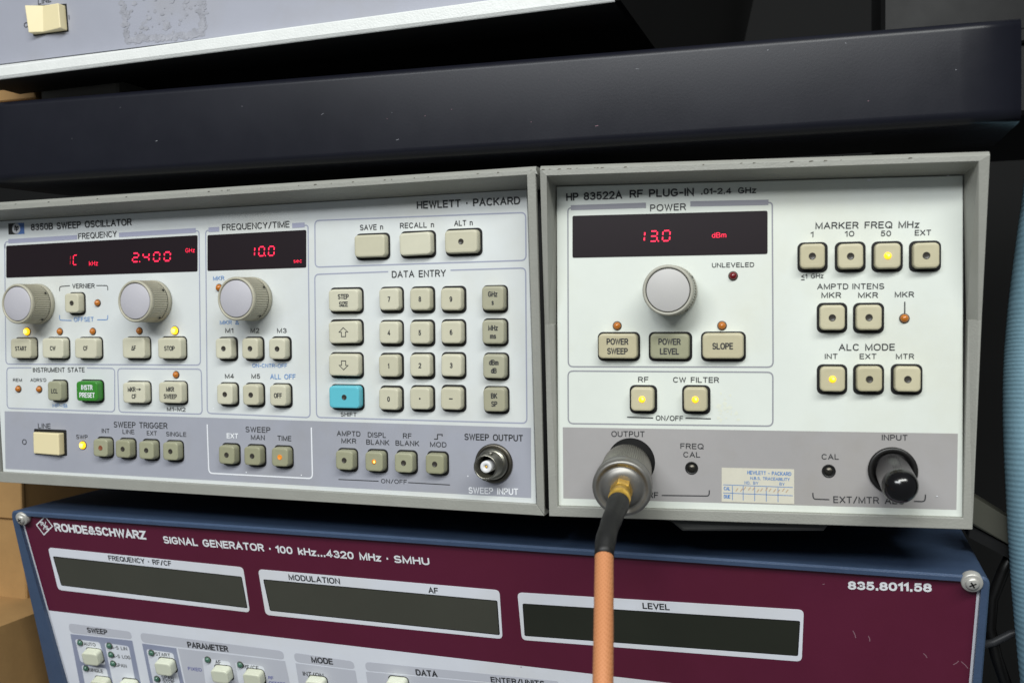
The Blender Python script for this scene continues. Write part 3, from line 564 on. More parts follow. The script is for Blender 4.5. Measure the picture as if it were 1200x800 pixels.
def buttons(body, root, holes):
    for x, y, kind, leg in BTN[body]:
        fw, fh, hw, hh, hz, m, cap = KIND[kind]
        holes.flat(rrect(x, y-.2, hw+.15, hh+.25, 2.0), .12, 'button hole')
        if kind not in KEYMESH: KEYMESH[kind] = key_mesh(kind)
        o = bpy.data.objects.new('button', KEYMESH[kind]); COL.objects.link(o); o.parent = root
        ox, oy, oz = ORG[root]; o.location = ((x-ox+random.uniform(-.1, .1))*MM, oz*MM, (y-oy+random.uniform(-.1, .1))*MM)
        o.rotation_euler = (random.gauss(0, .008), random.gauss(0, .008), random.gauss(0, .008))
        zt = hz-.05
        ORG[o] = (0, 0, 0)
        g = MB(); ink = 'black ink'
        if leg.startswith('@'):
            st = leg[1:]; r = .98 if body == 'S' else 1.08
            if st == 'amberlit':
                g.lathe([(r, zt-.1), (r, zt+.05), (r*.6, zt+.25), (.01, zt+.3)], 'orange lens', n=20); g.lathe([(.45, zt+.1), (.4, zt+.34), (.01, zt+.38)], 'lit core', (.25, -.1, 0), n=14)
            elif st == 'lit':
                g.lathe([(r*1.12, zt-.1), (r*1.12, zt+.06), (r*.75, zt+.28), (.01, zt+.36)], 'lit lens', n=22); g.lathe([(.5, zt+.1), (.42, zt+.36), (.01, zt+.42)], 'lit core', (.3, .15, 0), n=14)
            else:
                g.lathe([(r*1.12, zt-.1), (r*1.12, zt+.04), (r, zt+.06), (r*.9, zt-.02), (.01, zt+.02)], DOT[st], n=22)
            q = g.build('indicator_lamp', o)
            if st in ('lit', 'amberlit'): q['label'] = 'glowing lamp in the button face'
        elif leg in ('UP', 'DOWN'):
            d = 1 if leg == 'UP' else -1
            P = [(-.95, -1.75*d), (.95, -1.75*d), (.95, .1*d), (2.05, .1*d), (0, 1.9*d), (-2.05, .1*d), (-.95, .1*d)]
            g.stroke(P, 0, .3, zt, ink, True); g.build('legend', o)
        elif leg:
            if kind == 'preset': ink = 'white ink'
            lines = leg.split('|'); n = len(lines); step = cap*1.5
            for i, s in enumerate(lines):
                yy = ((n-1)/2-i)*step-cap/2; arrow = s.endswith('>'); s = s.rstrip('>')
                w = min(text_width(s)*cap*.74+.2, fw*.76 if not arrow else fw*.48)
                if s == '.': g.lathe([(.35, zt-.05), (.35, zt+.01), (.01, zt+.02)], ink, (0, 0, 0), n=12); continue
                if s == '-': g.box(-.75, .75, -.2, .2, zt-.05, zt+.02, ink); continue
                if s.startswith('\u0394'):
                    s = 'ΔF'
                g.text(s, -w/2-(1.2 if arrow else 0), yy, w, cap, 0, zt, ink, .012)
                if arrow:
                    g.stroke([(w/2-.8, yy+cap/2), (w/2+1.3, yy+cap/2)], 0, .3, zt, ink); g.flat([(w/2+.7, yy+cap*.5-.6), (w/2+1.9, yy+cap*.5), (w/2+.7, yy+cap*.5+.6)], zt, ink)
            g.build('legend', o)
        if kind == 'preset': o['label'] = 'green button lettered INSTR PRESET in white'
        if kind == 'shift': o['label'] = 'turquoise button above the word SHIFT'
        if kind == 'pdark': o['label'] = 'darker olive button lettered POWER LEVEL'
    return holes
def indicators(body, root):
    for x, y, st in LED[body]:
        g = MB(); r = (1.75 if st == 'lit' else 1.42) if body != 'M' else 1.5
        lens = {'off': 'amber lens', 'lit': 'lit lens', 'red': 'dark red lens', 'green': 'green lens'}[st]
        g.lathe([(r+.3, .1), (r+.25, .3), (r, .32)], 'lens socket', (x, y, 0), n=24, cap=True)
        g.lathe([(r, .3), (r*.95, .75), (r*.7, 1.25), (r*.35, 1.5), (.01, 1.6)], lens, (x, y, 0), n=24)
        if st == 'lit': g.lathe([(r*.62, 1.1), (r*.55, 1.48), (r*.3, 1.66), (.01, 1.72)], 'lit core', (x, y, 0), n=18)
        o = g.build('indicator_light', root)
        if st == 'lit': o['label'] = 'glowing yellow indicator light'
        if st == 'red': o['label'] = 'dark red unlit indicator light under UNLEVELED'
SEG = {'0': 'abcdef', '1': 'bc', '2': 'abged', '3': 'abgcd', '4': 'fgbc', '5': 'afgcd', 'C': 'adef', 'l': 'ef'}
def seven_seg(mb, ch, x, y, w, h, z, m):
    t = w*.155; sh = .08*h
    def seg(a, b):
        (x0, y0), (x1, y1) = a, b; d = Vector((x1-x0, y1-y0)).normalized(); n = Vector((-d.y, d.x))*t/2
        A = Vector(a)+d*t*.75; B = Vector(b)-d*t*.75
        pts = [A+n*.6, B+n*.6, B+d*t*.2, B-n*.6, A-n*.6, A-d*t*.2][::1]
        mb.flat([(p.x+sh*(p.y-y)/h, p.y) for p in (A+n, A-n, B-n, B+n)], z, m)
    L, R = x+t/2, x+w-t/2; T, B, M = y+h-t/2, y+t/2, y+h/2
    for s in SEG[ch]:
        seg(*{'a': ((L, T), (R, T)), 'b': ((R, M), (R, T)), 'c': ((R, B), (R, M)), 'd': ((L, B), (R, B)), 'e': ((L, B), (L, M)), 'f': ((L, M), (L, T)), 'g': ((L, M), (R, M))}[s])
def displays(body, root, quads):
    for k, q in enumerate(quads):
        mb = MB(); P = round_poly(q, .7)
        mb.loft([[(x, y, -.5) for x, y in P], [(x, y, .18) for x, y in P]], 'display window')
        win = mb.build('display_window', root)
        g = MB()
        for b, part, s, x, y, w, h in PT['dig']:
            if b != body or part != k: continue
            if s.startswith('%'): g.text(s[1:], x, y, w, h*.95, .0, .24, 'red segment', -.03); continue
            chars = s.replace('.', ''); n = len(chars); pitch = w/(n-.22) if s != '13.0' else w/(n-.22); dw = pitch*.66; i = -1
            for ch in s:
                if ch == '.': g.lathe([(.28, .2), (.28, .24)], 'red segment', (x+i*pitch+dw*1.12, y+.25, 0), n=10)
                else:
                    i += 1; seven_seg(g, ch, x+i*pitch, y, dw, h, .24, 'dim red segment' if (s == '1C' and ch == '1') else 'red segment')
        g.build('display_digits', win)
def knob(root, cx, cy, plastic, insert):
    g = MB()
    g.lathe([(8.1, 11.95), (.01, 11.96)], 'dark gap', (cx, cy, 0), n=48)
    g.lathe([(8.6, .05), (9.3, .3), (9.3, 2.0), (9.0, 2.4)], plastic, (cx, cy, 0), n=64, cap=False)
    g.lathe([(8.9, 2.3), (9.15, 2.8), (8.95, 11.2), (8.7, 11.4)], plastic, (cx, cy, 0), n=112, rib=.045, smooth=False, cap=False)
    g.lathe([(8.6, 11.2), (9.05, 11.5), (9.05, 12.4), (8.7, 12.9), (8.2, 13.0), (7.95, 12.7), (7.9, 12.0)], plastic, (cx, cy, 0), n=64, cap=False)
    for a in (-.9, .55, 2.3): g.lathe([(.55, 0), (.55, .16), (.01, .17)], 'black void', (cx+9.2*math.cos(a), cy+9.2*math.sin(a), 4.2), (math.cos(a), math.sin(a), 0), n=12)
    k = g.build('knob', root)
    c = MB(); c.lathe([(7.65, 11.9), (7.6, 12.72), (7.35, 12.85), (.01, 12.8)], insert, (cx, cy, 0), n=64)
    c.build('knob_cap', k)
def screw_slot(mb, cx, cy, z, r, mhead):
    mb.lathe([(r, z), (r*.97, z+.35*r), (r*.8, z+.5*r), (.01, z+.52*r)], mhead, (cx, cy, 0), n=28)

# ------------------------------------------------------------------ setting: dark wall behind the rack
wm = MB(); wm.box(-1800, 2200, -900, 1600, -760, -740, 'back wall paint')
wall = wm.build('back_wall'); wall['kind'] = 'structure'

# ------------------------------------------------------------------ sweep oscillator (left instrument)
S = thing('sweep_oscillator', 'pale grey sweep oscillator with a dense key grid and three knobs on its face', 'lab instrument', 'S', (110, 0, -150))
pq = PT['S_panel']
f = MB(); f.prism(pq, -2.5, 0, 'cool white panel', .25); front = f
front.flat(PT['S_strip'], .05, 'lilac grey strip')
for pts, r, w, ink, closed in PATH['S']:
    if ink in 'lh': front.stroke(pts, r, w, .08 if ink == 'l' else .10, INK[ink], closed)
buttons('S', S, front); printed_lines(front, 'S')
front.build('front_panel', S)
lettering('S', S)
indicators('S', S)
displays('S', S, [PT['S_display'], PT['S_display2']])
for i in range(3): knob(S, *PT['S_knob%d' % i], 'knob plastic', 'knob insert')
# frame: overhanging top lip with sloped underside, right stile, bottom rim, left stile
fr = MB(); FP = 'putty frame paint'
a, b, c, d = PT['S_toplip']; z = 13.8
ti, to, bi, bo = PT['S_ti'], PT['S_to'], PT['S_bi'], PT['S_bo']
xr = to[0]; yr = b[1]
pTL = (a[0], pq[0][1]+(a[0]-pq[0][0])*(pq[1][1]-pq[0][1])/(pq[1][0]-pq[0][0])); pTR = (xr, pq[1][1]+.05)
cf = 1.3
fr.poly([(*d, z), (*c, z), (xr, yr-cf, z), (a[0], a[1]-cf, z)], FP)
fr.poly([(a[0], a[1]-cf, z), (xr, yr-cf, z), (xr, yr, z-cf), (a[0], a[1], z-cf)], FP)
fr.poly([(*pTL, -1), (*pTR, -1), (*c, z), (*d, z)], FP)
fr.poly([(*a, z-cf), (xr, yr, z-cf), (xr, yr, -30), (a[0], a[1], -30)], FP)
fr.poly([(*a, -30), (xr, yr, -30), (*pTR, -30), (*pTL, -30)], FP); fr.poly([(*pTL, -30), (*pTR, -30), (*pTR, -1), (*pTL, -1)], FP)
fr.poly([(*pTR, -30), (xr, yr, -30), (xr, yr, z-cf), (xr, yr-cf, z), (*c, z), (*pTR, -1)], FP)
fr.loft([[(*bi, .6), (*bo, .6), (to[0], yr-1.4, 12.2), (*ti, 12.2)], [(*bi, 2), (*bo, 2), (to[0], yr-1.4, 13.9), (*ti, 13.9)]], FP, cap0=True)
q0, q1, q2, q3 = PT['S_botrim']
fr.loft([[(q3[0]-8, q3[1], -30), (*q2, -30), (*q1, -30), (q0[0]-8, q0[1], -30)], [(q3[0]-8, q3[1], 1.9), (*q2, 1.9), (*q1, 1.9), (q0[0]-8, q0[1], 1.9)]], FP, cap0=True)
lt, lb = PT['S_lefttop'], PT['S_leftbot']
lx = pq[0][0]-.35
fr.loft([[(pq[3][0]-9, q3[1], -30), (pq[3][0]-.4, q3[1], -30), (pq[0][0]-.4, pTL[1]+1, -30), (pq[0][0]-9, pTL[1]+1, -30)], [(pq[3][0]-9, q3[1], 1.7), (pq[3][0]-.4, q3[1], 1.7), (pq[0][0]-.4, pTL[1]+1, 6), (pq[0][0]-9, pTL[1]+1, 6)]], FP, cap0=True)
fr.build('front_frame', S, bevel=.22, weld=True)
ch = MB(); ch.box(-28, 250, 4.5, 134, -360, -30.2, 'dark chassis'); ch.box(-26, 246.5, 6, 128, -30.1, -3.2, 'dark gap'); ch.build('chassis', S)
# rocker power switch
q = PT['S_switch']; sx, sy = center(q); sw = q[1][0]-q[0][0]; shh = q[0][1]-q[3][1]
g = MB(); g.flat(rrect(sx+.5, sy+.4, sw+2.2, shh+2, .6), .12, 'button hole'); socket = g.build('switch_opening', S)
g = MB(); w2, h2 = sw/2, shh/2
g.loft([[(sx-w2, sy-h2, -1), (sx+w2, sy-h2, -1), (sx+w2, sy+h2, -1), (sx-w2, sy+h2, -1)], [(sx-w2, sy-h2, 1.5), (sx+w2, sy-h2, 3.4), (sx+w2, sy+h2, 3.4), (sx-w2, sy+h2, 1.5)]], 'ivory switch')
g.build('power_switch', S, bevel=.5)
# sweep output jack
bx, by = PT['S_bnc']; g = MB()
g.lathe([(7.7, .1), (7.7, .9), (7.3, 1.3), (6.4, 1.4), (6.2, .8), (5.6, .8)], 'dark nickel', (bx, by, 0), n=40, cap=False)
g.lathe([(6.1, .3), (6.1, 2.4), (5.2, 3.0), (4.75, 3.2), (4.75, 10.0), (4.55, 10.3), (4.2, 10.3), (4.1, 9.8), (4.1, 3)], 'nickel', (bx, by, 0), n=40, cap=True, mcap='black void')
for s in (1, -1): g.lathe([(.95, 0), (.95, .8), (.8, 1.0), (.01, 1.0)], 'nickel', (bx+s*1.2, by+s*4.55, 7.2), (s*.25, s*.97, 0), n=14)
bnc = g.build('coaxial_jack', S)
g = MB(); g.lathe([(2.3, 3), (2.3, 9.3), (2.1, 9.5), (.75, 9.5), (.6, 8.5)], 'white insulator', (bx, by, 0), n=28, cap=True, mcap='black void'); g.lathe([(.42, 8), (.42, 9.2), (.2, 9.4)], 'gold', (bx, by, 0), n=12); g.build('insulator', bnc)
g = MB()
for k in range(26):
    t = random.random(); e = random.random(); x = a[0]+(b[0]-a[0])*t; yt = a[1]+(b[1]-a[1])*t; L_ = random.uniform(.3, 1.6); hh_ = random.uniform(.12, .4)
    g.flat([(x, yt-1.5-hh_), (x+L_, yt-1.45-hh_*.6), (x+L_*.8, yt-1.38), (x+L_*.2, yt-1.36)], z+.03, 'dark nickel')
for px, py in ((112, 14), (131, 21.5), (139, 14), (62, 30), (214, 17), (96, 41)):
    g.lathe([(.3, .1), (.22, .14), (.01, .15)], 'white ink', (px, py, 0), n=7)
g.build('paint_chips', S, label='tiny nicks along the top lip and flecks on the strip')
# maker's emblem
q = PT['S_logo']; cx, cy = center(q); w = q[1][0]-q[0][0]; hgt = q[0][1]-q[3][1]
g = MB(); x0, x1, y0, y1 = cx-w/2, cx+w/2, cy-hgt/2, cy+hgt/2
g.flat([(x0, y0), (cx, y0), (cx, y1), (x0, y1)], .1, 'logo black'); g.flat([(cx, y0), (x1, y0), (x1, y1), (cx, y1)], .1, 'logo blue')
g.lathe([(hgt*.47, .1), (hgt*.47, .13), (.01, .131)], 'white ink', (cx, cy, 0), n=28)
g.text('hp', cx-1.35, cy-.85, 2.5, 2.6, 0, .17, 'logo black', .02, slant=.3)
g.build('emblem', S)

# ------------------------------------------------------------------ radio frequency plug-in (right instrument)
P = thing('plug_in_module', 'white plug-in instrument with one wide power display and one knob, right of the oscillator', 'lab instrument', 'P', (320, 0, -150))
pq = PT['P_panel']
INKP = dict(INK); INK['l'] = 'warm line ink'; INK['h'] = 'warm header ink'
f = MB(); f.prism(pq, -2.5, 0, 'warm white panel', .3)
f.flat(PT['P_strip'], .05, 'warm grey strip')
for pts, r, w, ink, closed in PATH['P']:
    if ink in 'lh': f.stroke(pts, r, w, .08 if ink == 'l' else .10, INK[ink], closed)
buttons('P', P, f); printed_lines(f, 'P'); h = f
hx, hy = PT['P_hole']; h.lathe([(9.0, .1), (9.0, .12), (.01, .121)], 'black void', (hx, hy, 0), n=40)
f.build('front_panel', P)
lettering('P', P)
INK.update(INKP)
indicators('P', P)
displays('P', P, [PT['P_display']])
knob(P, *PT['P_knob'], 'warm knob plastic', 'warm knob insert')
for k in ('P_pot0', 'P_pot1'):
    x, y = PT[k]; g = MB()
    g.lathe([(2.35, .08), (2.35, .3), (2.0, .36), (1.9, .1)], 'black rubber', (x, y, 0), n=24, mcap='black void')
    g.lathe([(1.35, .1), (1.3, .35), (.01, .36)], 'dark nickel', (x, y, 0), n=20); g.stroke([(x-1.0, y+.5), (x+1.0, y-.5)], 0, .35, .4, 'black void')
    g.build('trimmer_screw', P)
fr = MB()
z = 13.8; g_ = lambda k: PT['P_'+k]
oTL, oTR, iTL, iTR, oNL, oNR, iNL, iNR = [g_(k) for k in ('oTL', 'oTR', 'iTL', 'iTR', 'oNL', 'oNR', 'iNL', 'iNR')]
oBL, oBR, iBL, iBR, pNL, pNR = [g_(k) for k in ('oBL', 'oBR', 'iBL', 'iBR', 'pNL', 'pNR')]
T3 = lambda p, zz: (p[0], p[1], zz)
pTL, pTR = (pq[0][0]-.1, pq[0][1]+.15), (pq[1][0]+.1, pq[1][1]+.15)
lo = lambda p: (p[0], p[1]-cf)
fr.poly([T3(iTL, z), T3(iTR, z), T3(lo(oTR), z), T3(lo(oTL), z)], FP); fr.poly([T3(lo(oTL), z), T3(lo(oTR), z), T3(oTR, z-cf), T3(oTL, z-cf)], FP)
fr.poly([T3(oNL, 4), T3(iNL, 4), T3(iTL, z), T3(lo(oTL), z)], FP); fr.poly([T3(iNR, 4), T3(oNR, 4), T3(lo(oTR), z), T3(iTR, z)], FP)
nl = (pNL[0]-.5, pNL[1]); nr = (pNR[0]+.5, pNR[1])
fr.poly([T3(oBL, 2), T3(iBL, 2), T3(nl, 2.2), T3(iNL, 4), T3(oNL, 4)], FP); fr.poly([T3(iBR, 2), T3(oBR, 2), T3(oNR, 4), T3(iNR, 4), T3(nr, 2.2)], FP)
fr.poly([T3(oBL, 2), T3(oBR, 2), T3(iBR, 2), T3(iBL, 2)], FP)
fr.poly([T3(pTL, -1), T3(pTR, -1), T3(iTR, z), T3(iTL, z)], FP)
fr.poly([T3(iNL, 4), T3(nl, -1), T3(pTL, -1), T3(iTL, z)], FP); fr.poly([T3(nr, -1), T3(iNR, 4), T3(iTR, z), T3(pTR, -1)], FP)
fr.poly([T3(iNL, 4), T3(nl, 2.2), T3(nl, -1)], FP); fr.poly([T3(iNR, 4), T3(nr, -1), T3(nr, 2.2)], FP)
loop = [(oBL, 2), (oBR, 2), (oNR, 4), (lo(oTR), z), (oTR, z-cf), (oTL, z-cf), (lo(oTL), z), (oNL, 4)]
for i in range(8):
    (p, za), (r, zb) = loop[i], loop[(i+1) % 8]
    fr.poly([T3(p, -30), T3(r, -30), T3(r, zb), T3(p, za)], FP)
inn = [(nl, 2.2), (iBL, 2), (iBR, 2), (nr, 2.2)]
for (p, za), (r, zb) in zip(inn, inn[1:]): fr.poly([T3(p, za), T3(r, zb), T3(r, -3), T3(p, -3)], FP)
fr.build('front_frame', P, bevel=.22, weld=True)
ch = MB(); ch.box(252*.967, 398*.967, 5, 128, -360, -30.2, 'dark chassis'); ch.box(248.5*.967, 399*.967, 4.8, 127, -29, -3.2, 'dark gap'); ch.build('chassis', P)
g = MB()
for k in range(22):
    t = random.random(); x = oTL[0]+(oTR[0]-oTL[0])*t; yt = oTL[1]+(oTR[1]-oTL[1])*t; L_ = random.uniform(.3, 1.8); hh_ = random.uniform(.12, .4)
    g.flat([(x, yt-1.5-hh_), (x+L_, yt-1.45-hh_*.6), (x+L_*.8, yt-1.38), (x+L_*.2, yt-1.36)], z+.03, 'dark nickel')
for px, py, r in (PT['P_fleck0']+(.9,), PT['P_fleck1']+(.4,), PT['P_fleck2']+(.35,)):
    g.flat([(px-r, py-.2*r), (px-.1*r, py-.5*r), (px+r, py), (px+.2*r, py+.45*r), (px-.6*r, py+.3*r)], .3, 'white ink')
for k in range(26):
    px, py = PT['P_stain']; px += random.gauss(0, 2.6); py += random.gauss(0, 2.6); r = random.uniform(.2, .9); a0 = random.random()*6
    g.flat([(px+r*random.uniform(.6, 1.3)*math.cos(a0+j), py+r*random.uniform(.6, 1.3)*math.sin(a0+j)) for j in range(6)], .05+.0005*k, 'faint stain')
g.build('paint_chips', P, label='tiny nicks along the top lip and flecks on the panel')
q_ = PT['P_foot']; g = MB(); g.prism(q_, -40, -2, 'foot grey', .8); g.build('foot', P)
# input jack flange
fx, fy = PT['P_flange']; g = MB()
g.lathe([(8.2, .1), (8.2, .9), (7.8, 1.3), (6.6, 1.3), (6.4, .7)], 'black rubber', (fx, fy, 0), n=40, mcap='black void')
g.build('input_jack', P)
# calibration sticker
q = PT['P_sticker']; g = MB(); g.flat(q, .2, 'sticker paper')
x0, x1 = q[0][0], q[1][0]; y1, y0 = q[0][1], q[3][1]; W = x1-x0; H = y1-y0
tx = lambda u: x0+u*W
ty = lambda v: y0+v*H
zz = .25
g.text('HEWLETT - PACKARD', tx(.36), ty(.83), W*.6, H*.11, 0, zz, 'sticker blue', .01); g.text('N.B.S. TRACEABILITY', tx(.40), ty(.68), W*.54, H*.09, 0, zz, 'sticker blue', .01)
g.text('NO.', tx(.32), ty(.54), W*.08, H*.09, 0, zz, 'sticker blue'); g.text('BY', tx(.44), ty(.54), W*.07, H*.09, 0, zz, 'sticker blue'); g.text('BY', tx(.80), ty(.54), W*.07, H*.09, 0, zz, 'sticker blue')
g.text('CAL', tx(.03), ty(.34), W*.09, H*.11, 0, zz, 'sticker blue', .02); g.text('DUE', tx(.03), ty(.10), W*.09, H*.11, 0, zz, 'sticker blue', .02)
for v in (.50, .26): g.stroke([(tx(.02), ty(v)), (tx(.98), ty(v))], 0, .22, zz, 'sticker blue')
for u in (.15, .30, .46, .62, .78): g.stroke([(tx(u), ty(.06)), (tx(u), ty(.48))], 0, .22, zz, 'sticker blue')
for k in range(13):
    u = .2+.058*k+random.uniform(-.01, .01); v = .38+random.uniform(-.03, .04); g.stroke([(tx(u), ty(v-.04)), (tx(u+.03), ty(v+.05))], 0, .3, zz+.02, 'sticker brown')
g.build('sticker', P, label='worn paper calibration sticker with blue print')

# ------------------------------------------------------------------ signal generator (maroon, below)
G = thing('signal_generator', 'blue cased signal generator with a maroon front panel and three dark displays, lowest instrument', 'lab instrument', 'M', (200, -110, -100))
q = PT['M_panel']; mbp = PT['M_mb']
xl = lambda y: q[3][0]+(q[0][0]-q[3][0])*(y-q[3][1])/(q[0][1]-q[3][1])
xr_ = lambda y: q[2][0]+(q[1][0]-q[2][0])*(y-q[2][1])/(q[1][1]-q[2][1])
m0 = mbp[0][1]; m1 = mbp[-1][1]-.3
YB = -230
f = MB()
f.prism([(xl(m0), m0), (xr_(m1), m1), q[1], q[0]], -3, 0, 'maroon panel')
f.prism([(xl(YB), YB), (xr_(YB), YB), (xr_(m1), m1), (xl(m0), m0)], -3, -.02, 'bluish white panel')
f.stroke([(xl(YB), YB), q[0], q[1], (xr_(YB), YB)], 0, .9, .06, 'white edge')
for k, wn in (('tab_sweep', 'grey field'), ('body_sweep', 'blue grey field'), ('tab_par', 'grey field'), ('body_par1', 'blue grey field'), ('body_par2', 'grey field'), ('tab_mode', 'grey field'), ('body_mode', 'grey field'), ('tab_data', 'grey field'), ('body_data', 'grey field')):
    f.flat(round_poly(PT['M_'+k], 3.2) if k.startswith('tab') else PT['M_'+k], .05, wn)
for i in range(6): f.flat(round_poly(PT['M_w%d' % i], 1.5), .09, 'bluish white panel')
for px, py, L_, a_ in ((364, -42, 3.2, 1.9), (369, -43, 2.4, 1.8), (389, -48, 2.2, 2.2), (403, -51, 3.6, 2.3), (398, -50, 2.5, .8), (352, -20, .8, .3), (230, -70, .6, 0)):
    f.stroke([(px, py), (px+L_*.5*math.cos(a_)+.2, py+L_*.5*math.sin(a_)), (px+L_*math.cos(a_), py+L_*math.sin(a_))], 0, .32, .06, 'scratch')
buttons('M', G, f); f.build('front_panel', G)
indicators('M', G)
lettering('M', G)
for i in range(3):
    g = MB(); q_ = PT['M_df%d' % i]; w_ = PT['M_dw%d' % i]
    P_ = round_poly(q_, 2.2); g.loft([[(x, y, -.5) for x, y in P_], [(x, y, .12) for x, y in P_]], 'bluish white panel')
    b_ = g.build('display_bezel', G)
    g = MB(); W_ = round_poly(w_, .8); g.flat(W_, .135, 'black void'); cx, cy = center(w_)
    g.flat(round_poly([(cx+(x-cx)*.992, cy+(y-cy)*.95) for x, y in w_], .8), .142, 'lcd glass' if i < 2 else 'dark lcd glass'); g.build('display_window', b_)
for k in ('M_screw0', 'M_screw1'):
    x, y = PT[k]; g = MB(); r = 3.3 if k.endswith('0') else 3.6
    g.lathe([(r, .05), (r, 2.6), (r*.9, 2.9), (r*.62, 2.95)], 'steel', (x, y, 0), n=32, mcap='steel'); g.lathe([(r*.66, 2.8), (r*.64, 3.5), (r*.45, 3.9), (.01, 4.0)], 'steel', (x, y, 0), n=28)
    for a in (.5, .5+math.pi/2): g.stroke([(x-r*.35*math.cos(a), y-r*.35*math.sin(a)), (x+r*.35*math.cos(a), y+r*.35*math.sin(a))], 0, .55, 4.03, 'black void')
    g.build('panel_screw', G)
q_ = PT['M_logo']; cx, cy = center(q_); g = MB(); g.stroke(q_, 0, .55, .14, 'white ink', True)
g.text('R', cx-2.0, cy-.2, 1.9, 2.3, 0, .14, 'white ink', .03); g.text('S', cx+.1, cy-2.2, 1.9, 2.3, 0, .14, 'white ink', .03); g.stroke([(cx-1.2, cy-2.2), (cx+1.4, cy+2.2)], 0, .4, .14, 'white ink'); g.build('emblem', G)
# case: a rim round the panel and a top that runs level backwards
o_ = PT['M_outer']; c_ = MB()
xlo = lambda y: o_[3][0]+(o_[0][0]-o_[3][0])*(y-o_[3][1])/(o_[0][1]-o_[3][1])
xro = lambda y: o_[2][0]+(o_[1][0]-o_[2][0])*(y-o_[2][1])/(o_[1][1]-o_[2][1])
R_ = Matrix(POSE['M'][0]); bk = R_.transposed() @ Vector((0, 1, 0)); dvec = Vector((bk.x, bk.z, -bk.y))  # level backwards, in panel axes
outer = [(xlo(YB), YB), (xro(YB), YB)]+round_poly([o_[1], o_[0]], 0)
cor = round_poly([(xlo(YB), YB), (xro(YB), YB), o_[1], o_[0]], 3.5, 6)
inner = [(xl(YB), YB), (xr_(YB), YB), q[1], q[0]]
def off(pl, k, zz): return [(x, y, zz) for x, y in pl]
icor = round_poly([(xl(YB)-.5, YB), (xr_(YB)+.5, YB), (q[1][0]+.5, q[1][1]+.5), (q[0][0]-.5, q[0][1]+.5)], 1.2, 6)
back = [tuple(Vector((x, y, 0))+dvec*330) for x, y in cor]
c_.loft([back, off(cor, 0, 1.0), [(x*.997+.003*195, y-.5 if y > -60 else y, 1.9) for x, y in cor], off(icor, 0, 1.9), off(icor, 0, -1)], 'blue case paint', cap1=False, cap0=True)
c_.build('case', G, bevel=.35)

# ------------------------------------------------------------------ instrument above
U = thing('bench_instrument', 'lilac instrument with an ivory rocker switch, at top left above the rack crossbar', 'lab instrument', 'S', (60, 200, -100))
q = PT['S_tipan']; g = MB(); g.prism([q[0], q[1], (q[1][0]+40, q[1][1]+120), (q[0][0]-10, q[0][1]+120)], -3, 0, 'lilac instrument panel')
st = PT['S_tistain']; sx0, sy1 = st[0][0], st[0][1]
g.build('front_panel', U)
g = MB()
sc_ = center(st)
for i in range(420):
    side = random.random()
    if side < .38: p = Vector(st[3]).lerp(Vector(st[2]), random.random())
    elif side < .72: p = Vector(st[1]).lerp(Vector(st[2]), random.random()**.8)
    elif side < .88: p = Vector(st[0]).lerp(Vector(st[3]), random.random())
    else: p = Vector(st[0]).lerp(Vector(st[1]), random.random()).lerp(Vector(st[3]).lerp(Vector(st[2]), random.random()), random.random()*.9)
    p = p+Vector((random.gauss(0, .8), random.gauss(0, .6))); r = random.uniform(.3, 1.5)
    k = 6; a0 = random.random()*6
    g.flat([(p.x+r*random.uniform(.6, 1.4)*math.cos(a0+2*math.pi*j/k), p.y+.9*r*random.uniform(.6, 1.2)*math.sin(a0+2*math.pi*j/k)) for j in range(k)], .03+.0004*i, 'tape residue')
g.build('tape_residue', U, label='yellowed rectangle of old tape residue')
q = PT['S_tilip']; g = MB(); zl = 6
pr = PT['S_tipan']
g.poly([(*q[0], zl), (*q[1], zl), (*q[2], zl), (*q[3], zl)], 'pale lip paint')
g.poly([(*q[3], zl), (*q[2], zl), (pr[1][0], pr[1][1]-.1, -1), (pr[0][0], pr[0][1]-.1, -1)], 'pale lip paint')
dn = 2.2
g.poly([(q[0][0], q[0][1]-dn*.7, zl-.8), (q[1][0], q[1][1]-dn*.7, zl-.8), (*q[1], zl), (*q[0], zl)], 'pale lip paint')
g.poly([(q[0][0], q[0][1]-dn*.7, -20), (q[1][0], q[1][1]-dn*.7, -20), (q[1][0], q[1][1]-dn*.7, zl-.8), (q[0][0], q[0][1]-dn*.7, zl-.8)], 'dark chassis')
g.build('bottom_lip', U, bevel=.5, weld=True)
g = MB(); y0 = q[0][1]-.6
g.loft([[(q[0][0], q[0][1]+2, -330), (q[1][0], q[1][1]+2, -330), (q[1][0]+30, 330, -330), (q[0][0], 330, -330)], [(q[0][0], q[0][1]+2, -4), (q[1][0], q[1][1]+2, -4), (q[1][0]+30, 330, -4), (q[0][0], 330, -4)]], 'dark chassis', cap0=True); g.build('chassis', U)
x0, x1 = PT['S_foot'][0][0], PT['S_foot'][1][0]
g = MB(); g.box(x0, x1, 178, 196, -60, -28, 'foot plastic', 1); g.build('foot', U)
q = PT['S_tisw']; cx, cy = center(q); g = MB()
xm = q[0][0]+(q[1][0]-q[0][0])*.45; ym0 = q[3][1]+.45*(q[2][1]-q[3][1]); ym1 = q[0][1]+.45*(q[1][1]-q[0][1])
hl = [(q[3][0]-.6, q[3][1]-.6), (q[2][0]+.8, q[2][1]-.6), (q[1][0]+.8, q[1][1]+.8), (q[0][0]-.6, q[0][1]+.8)]
g.flat(hl, .1, 'button hole'); g.build('switch_opening', U)
g = MB(); b0 = [(*q[3], 0), (xm, ym0, 0), (*q[2], 0), (*q[1], 0), (xm, ym1, 0), (*q[0], 0)]; t0 = [(*q[3], 3.6), (xm, ym0, 2.0), (q[2][0], q[2][1], 4.2), (q[1][0], q[1][1], 4.2), (xm, ym1, 2.0), (*q[0], 3.6)]
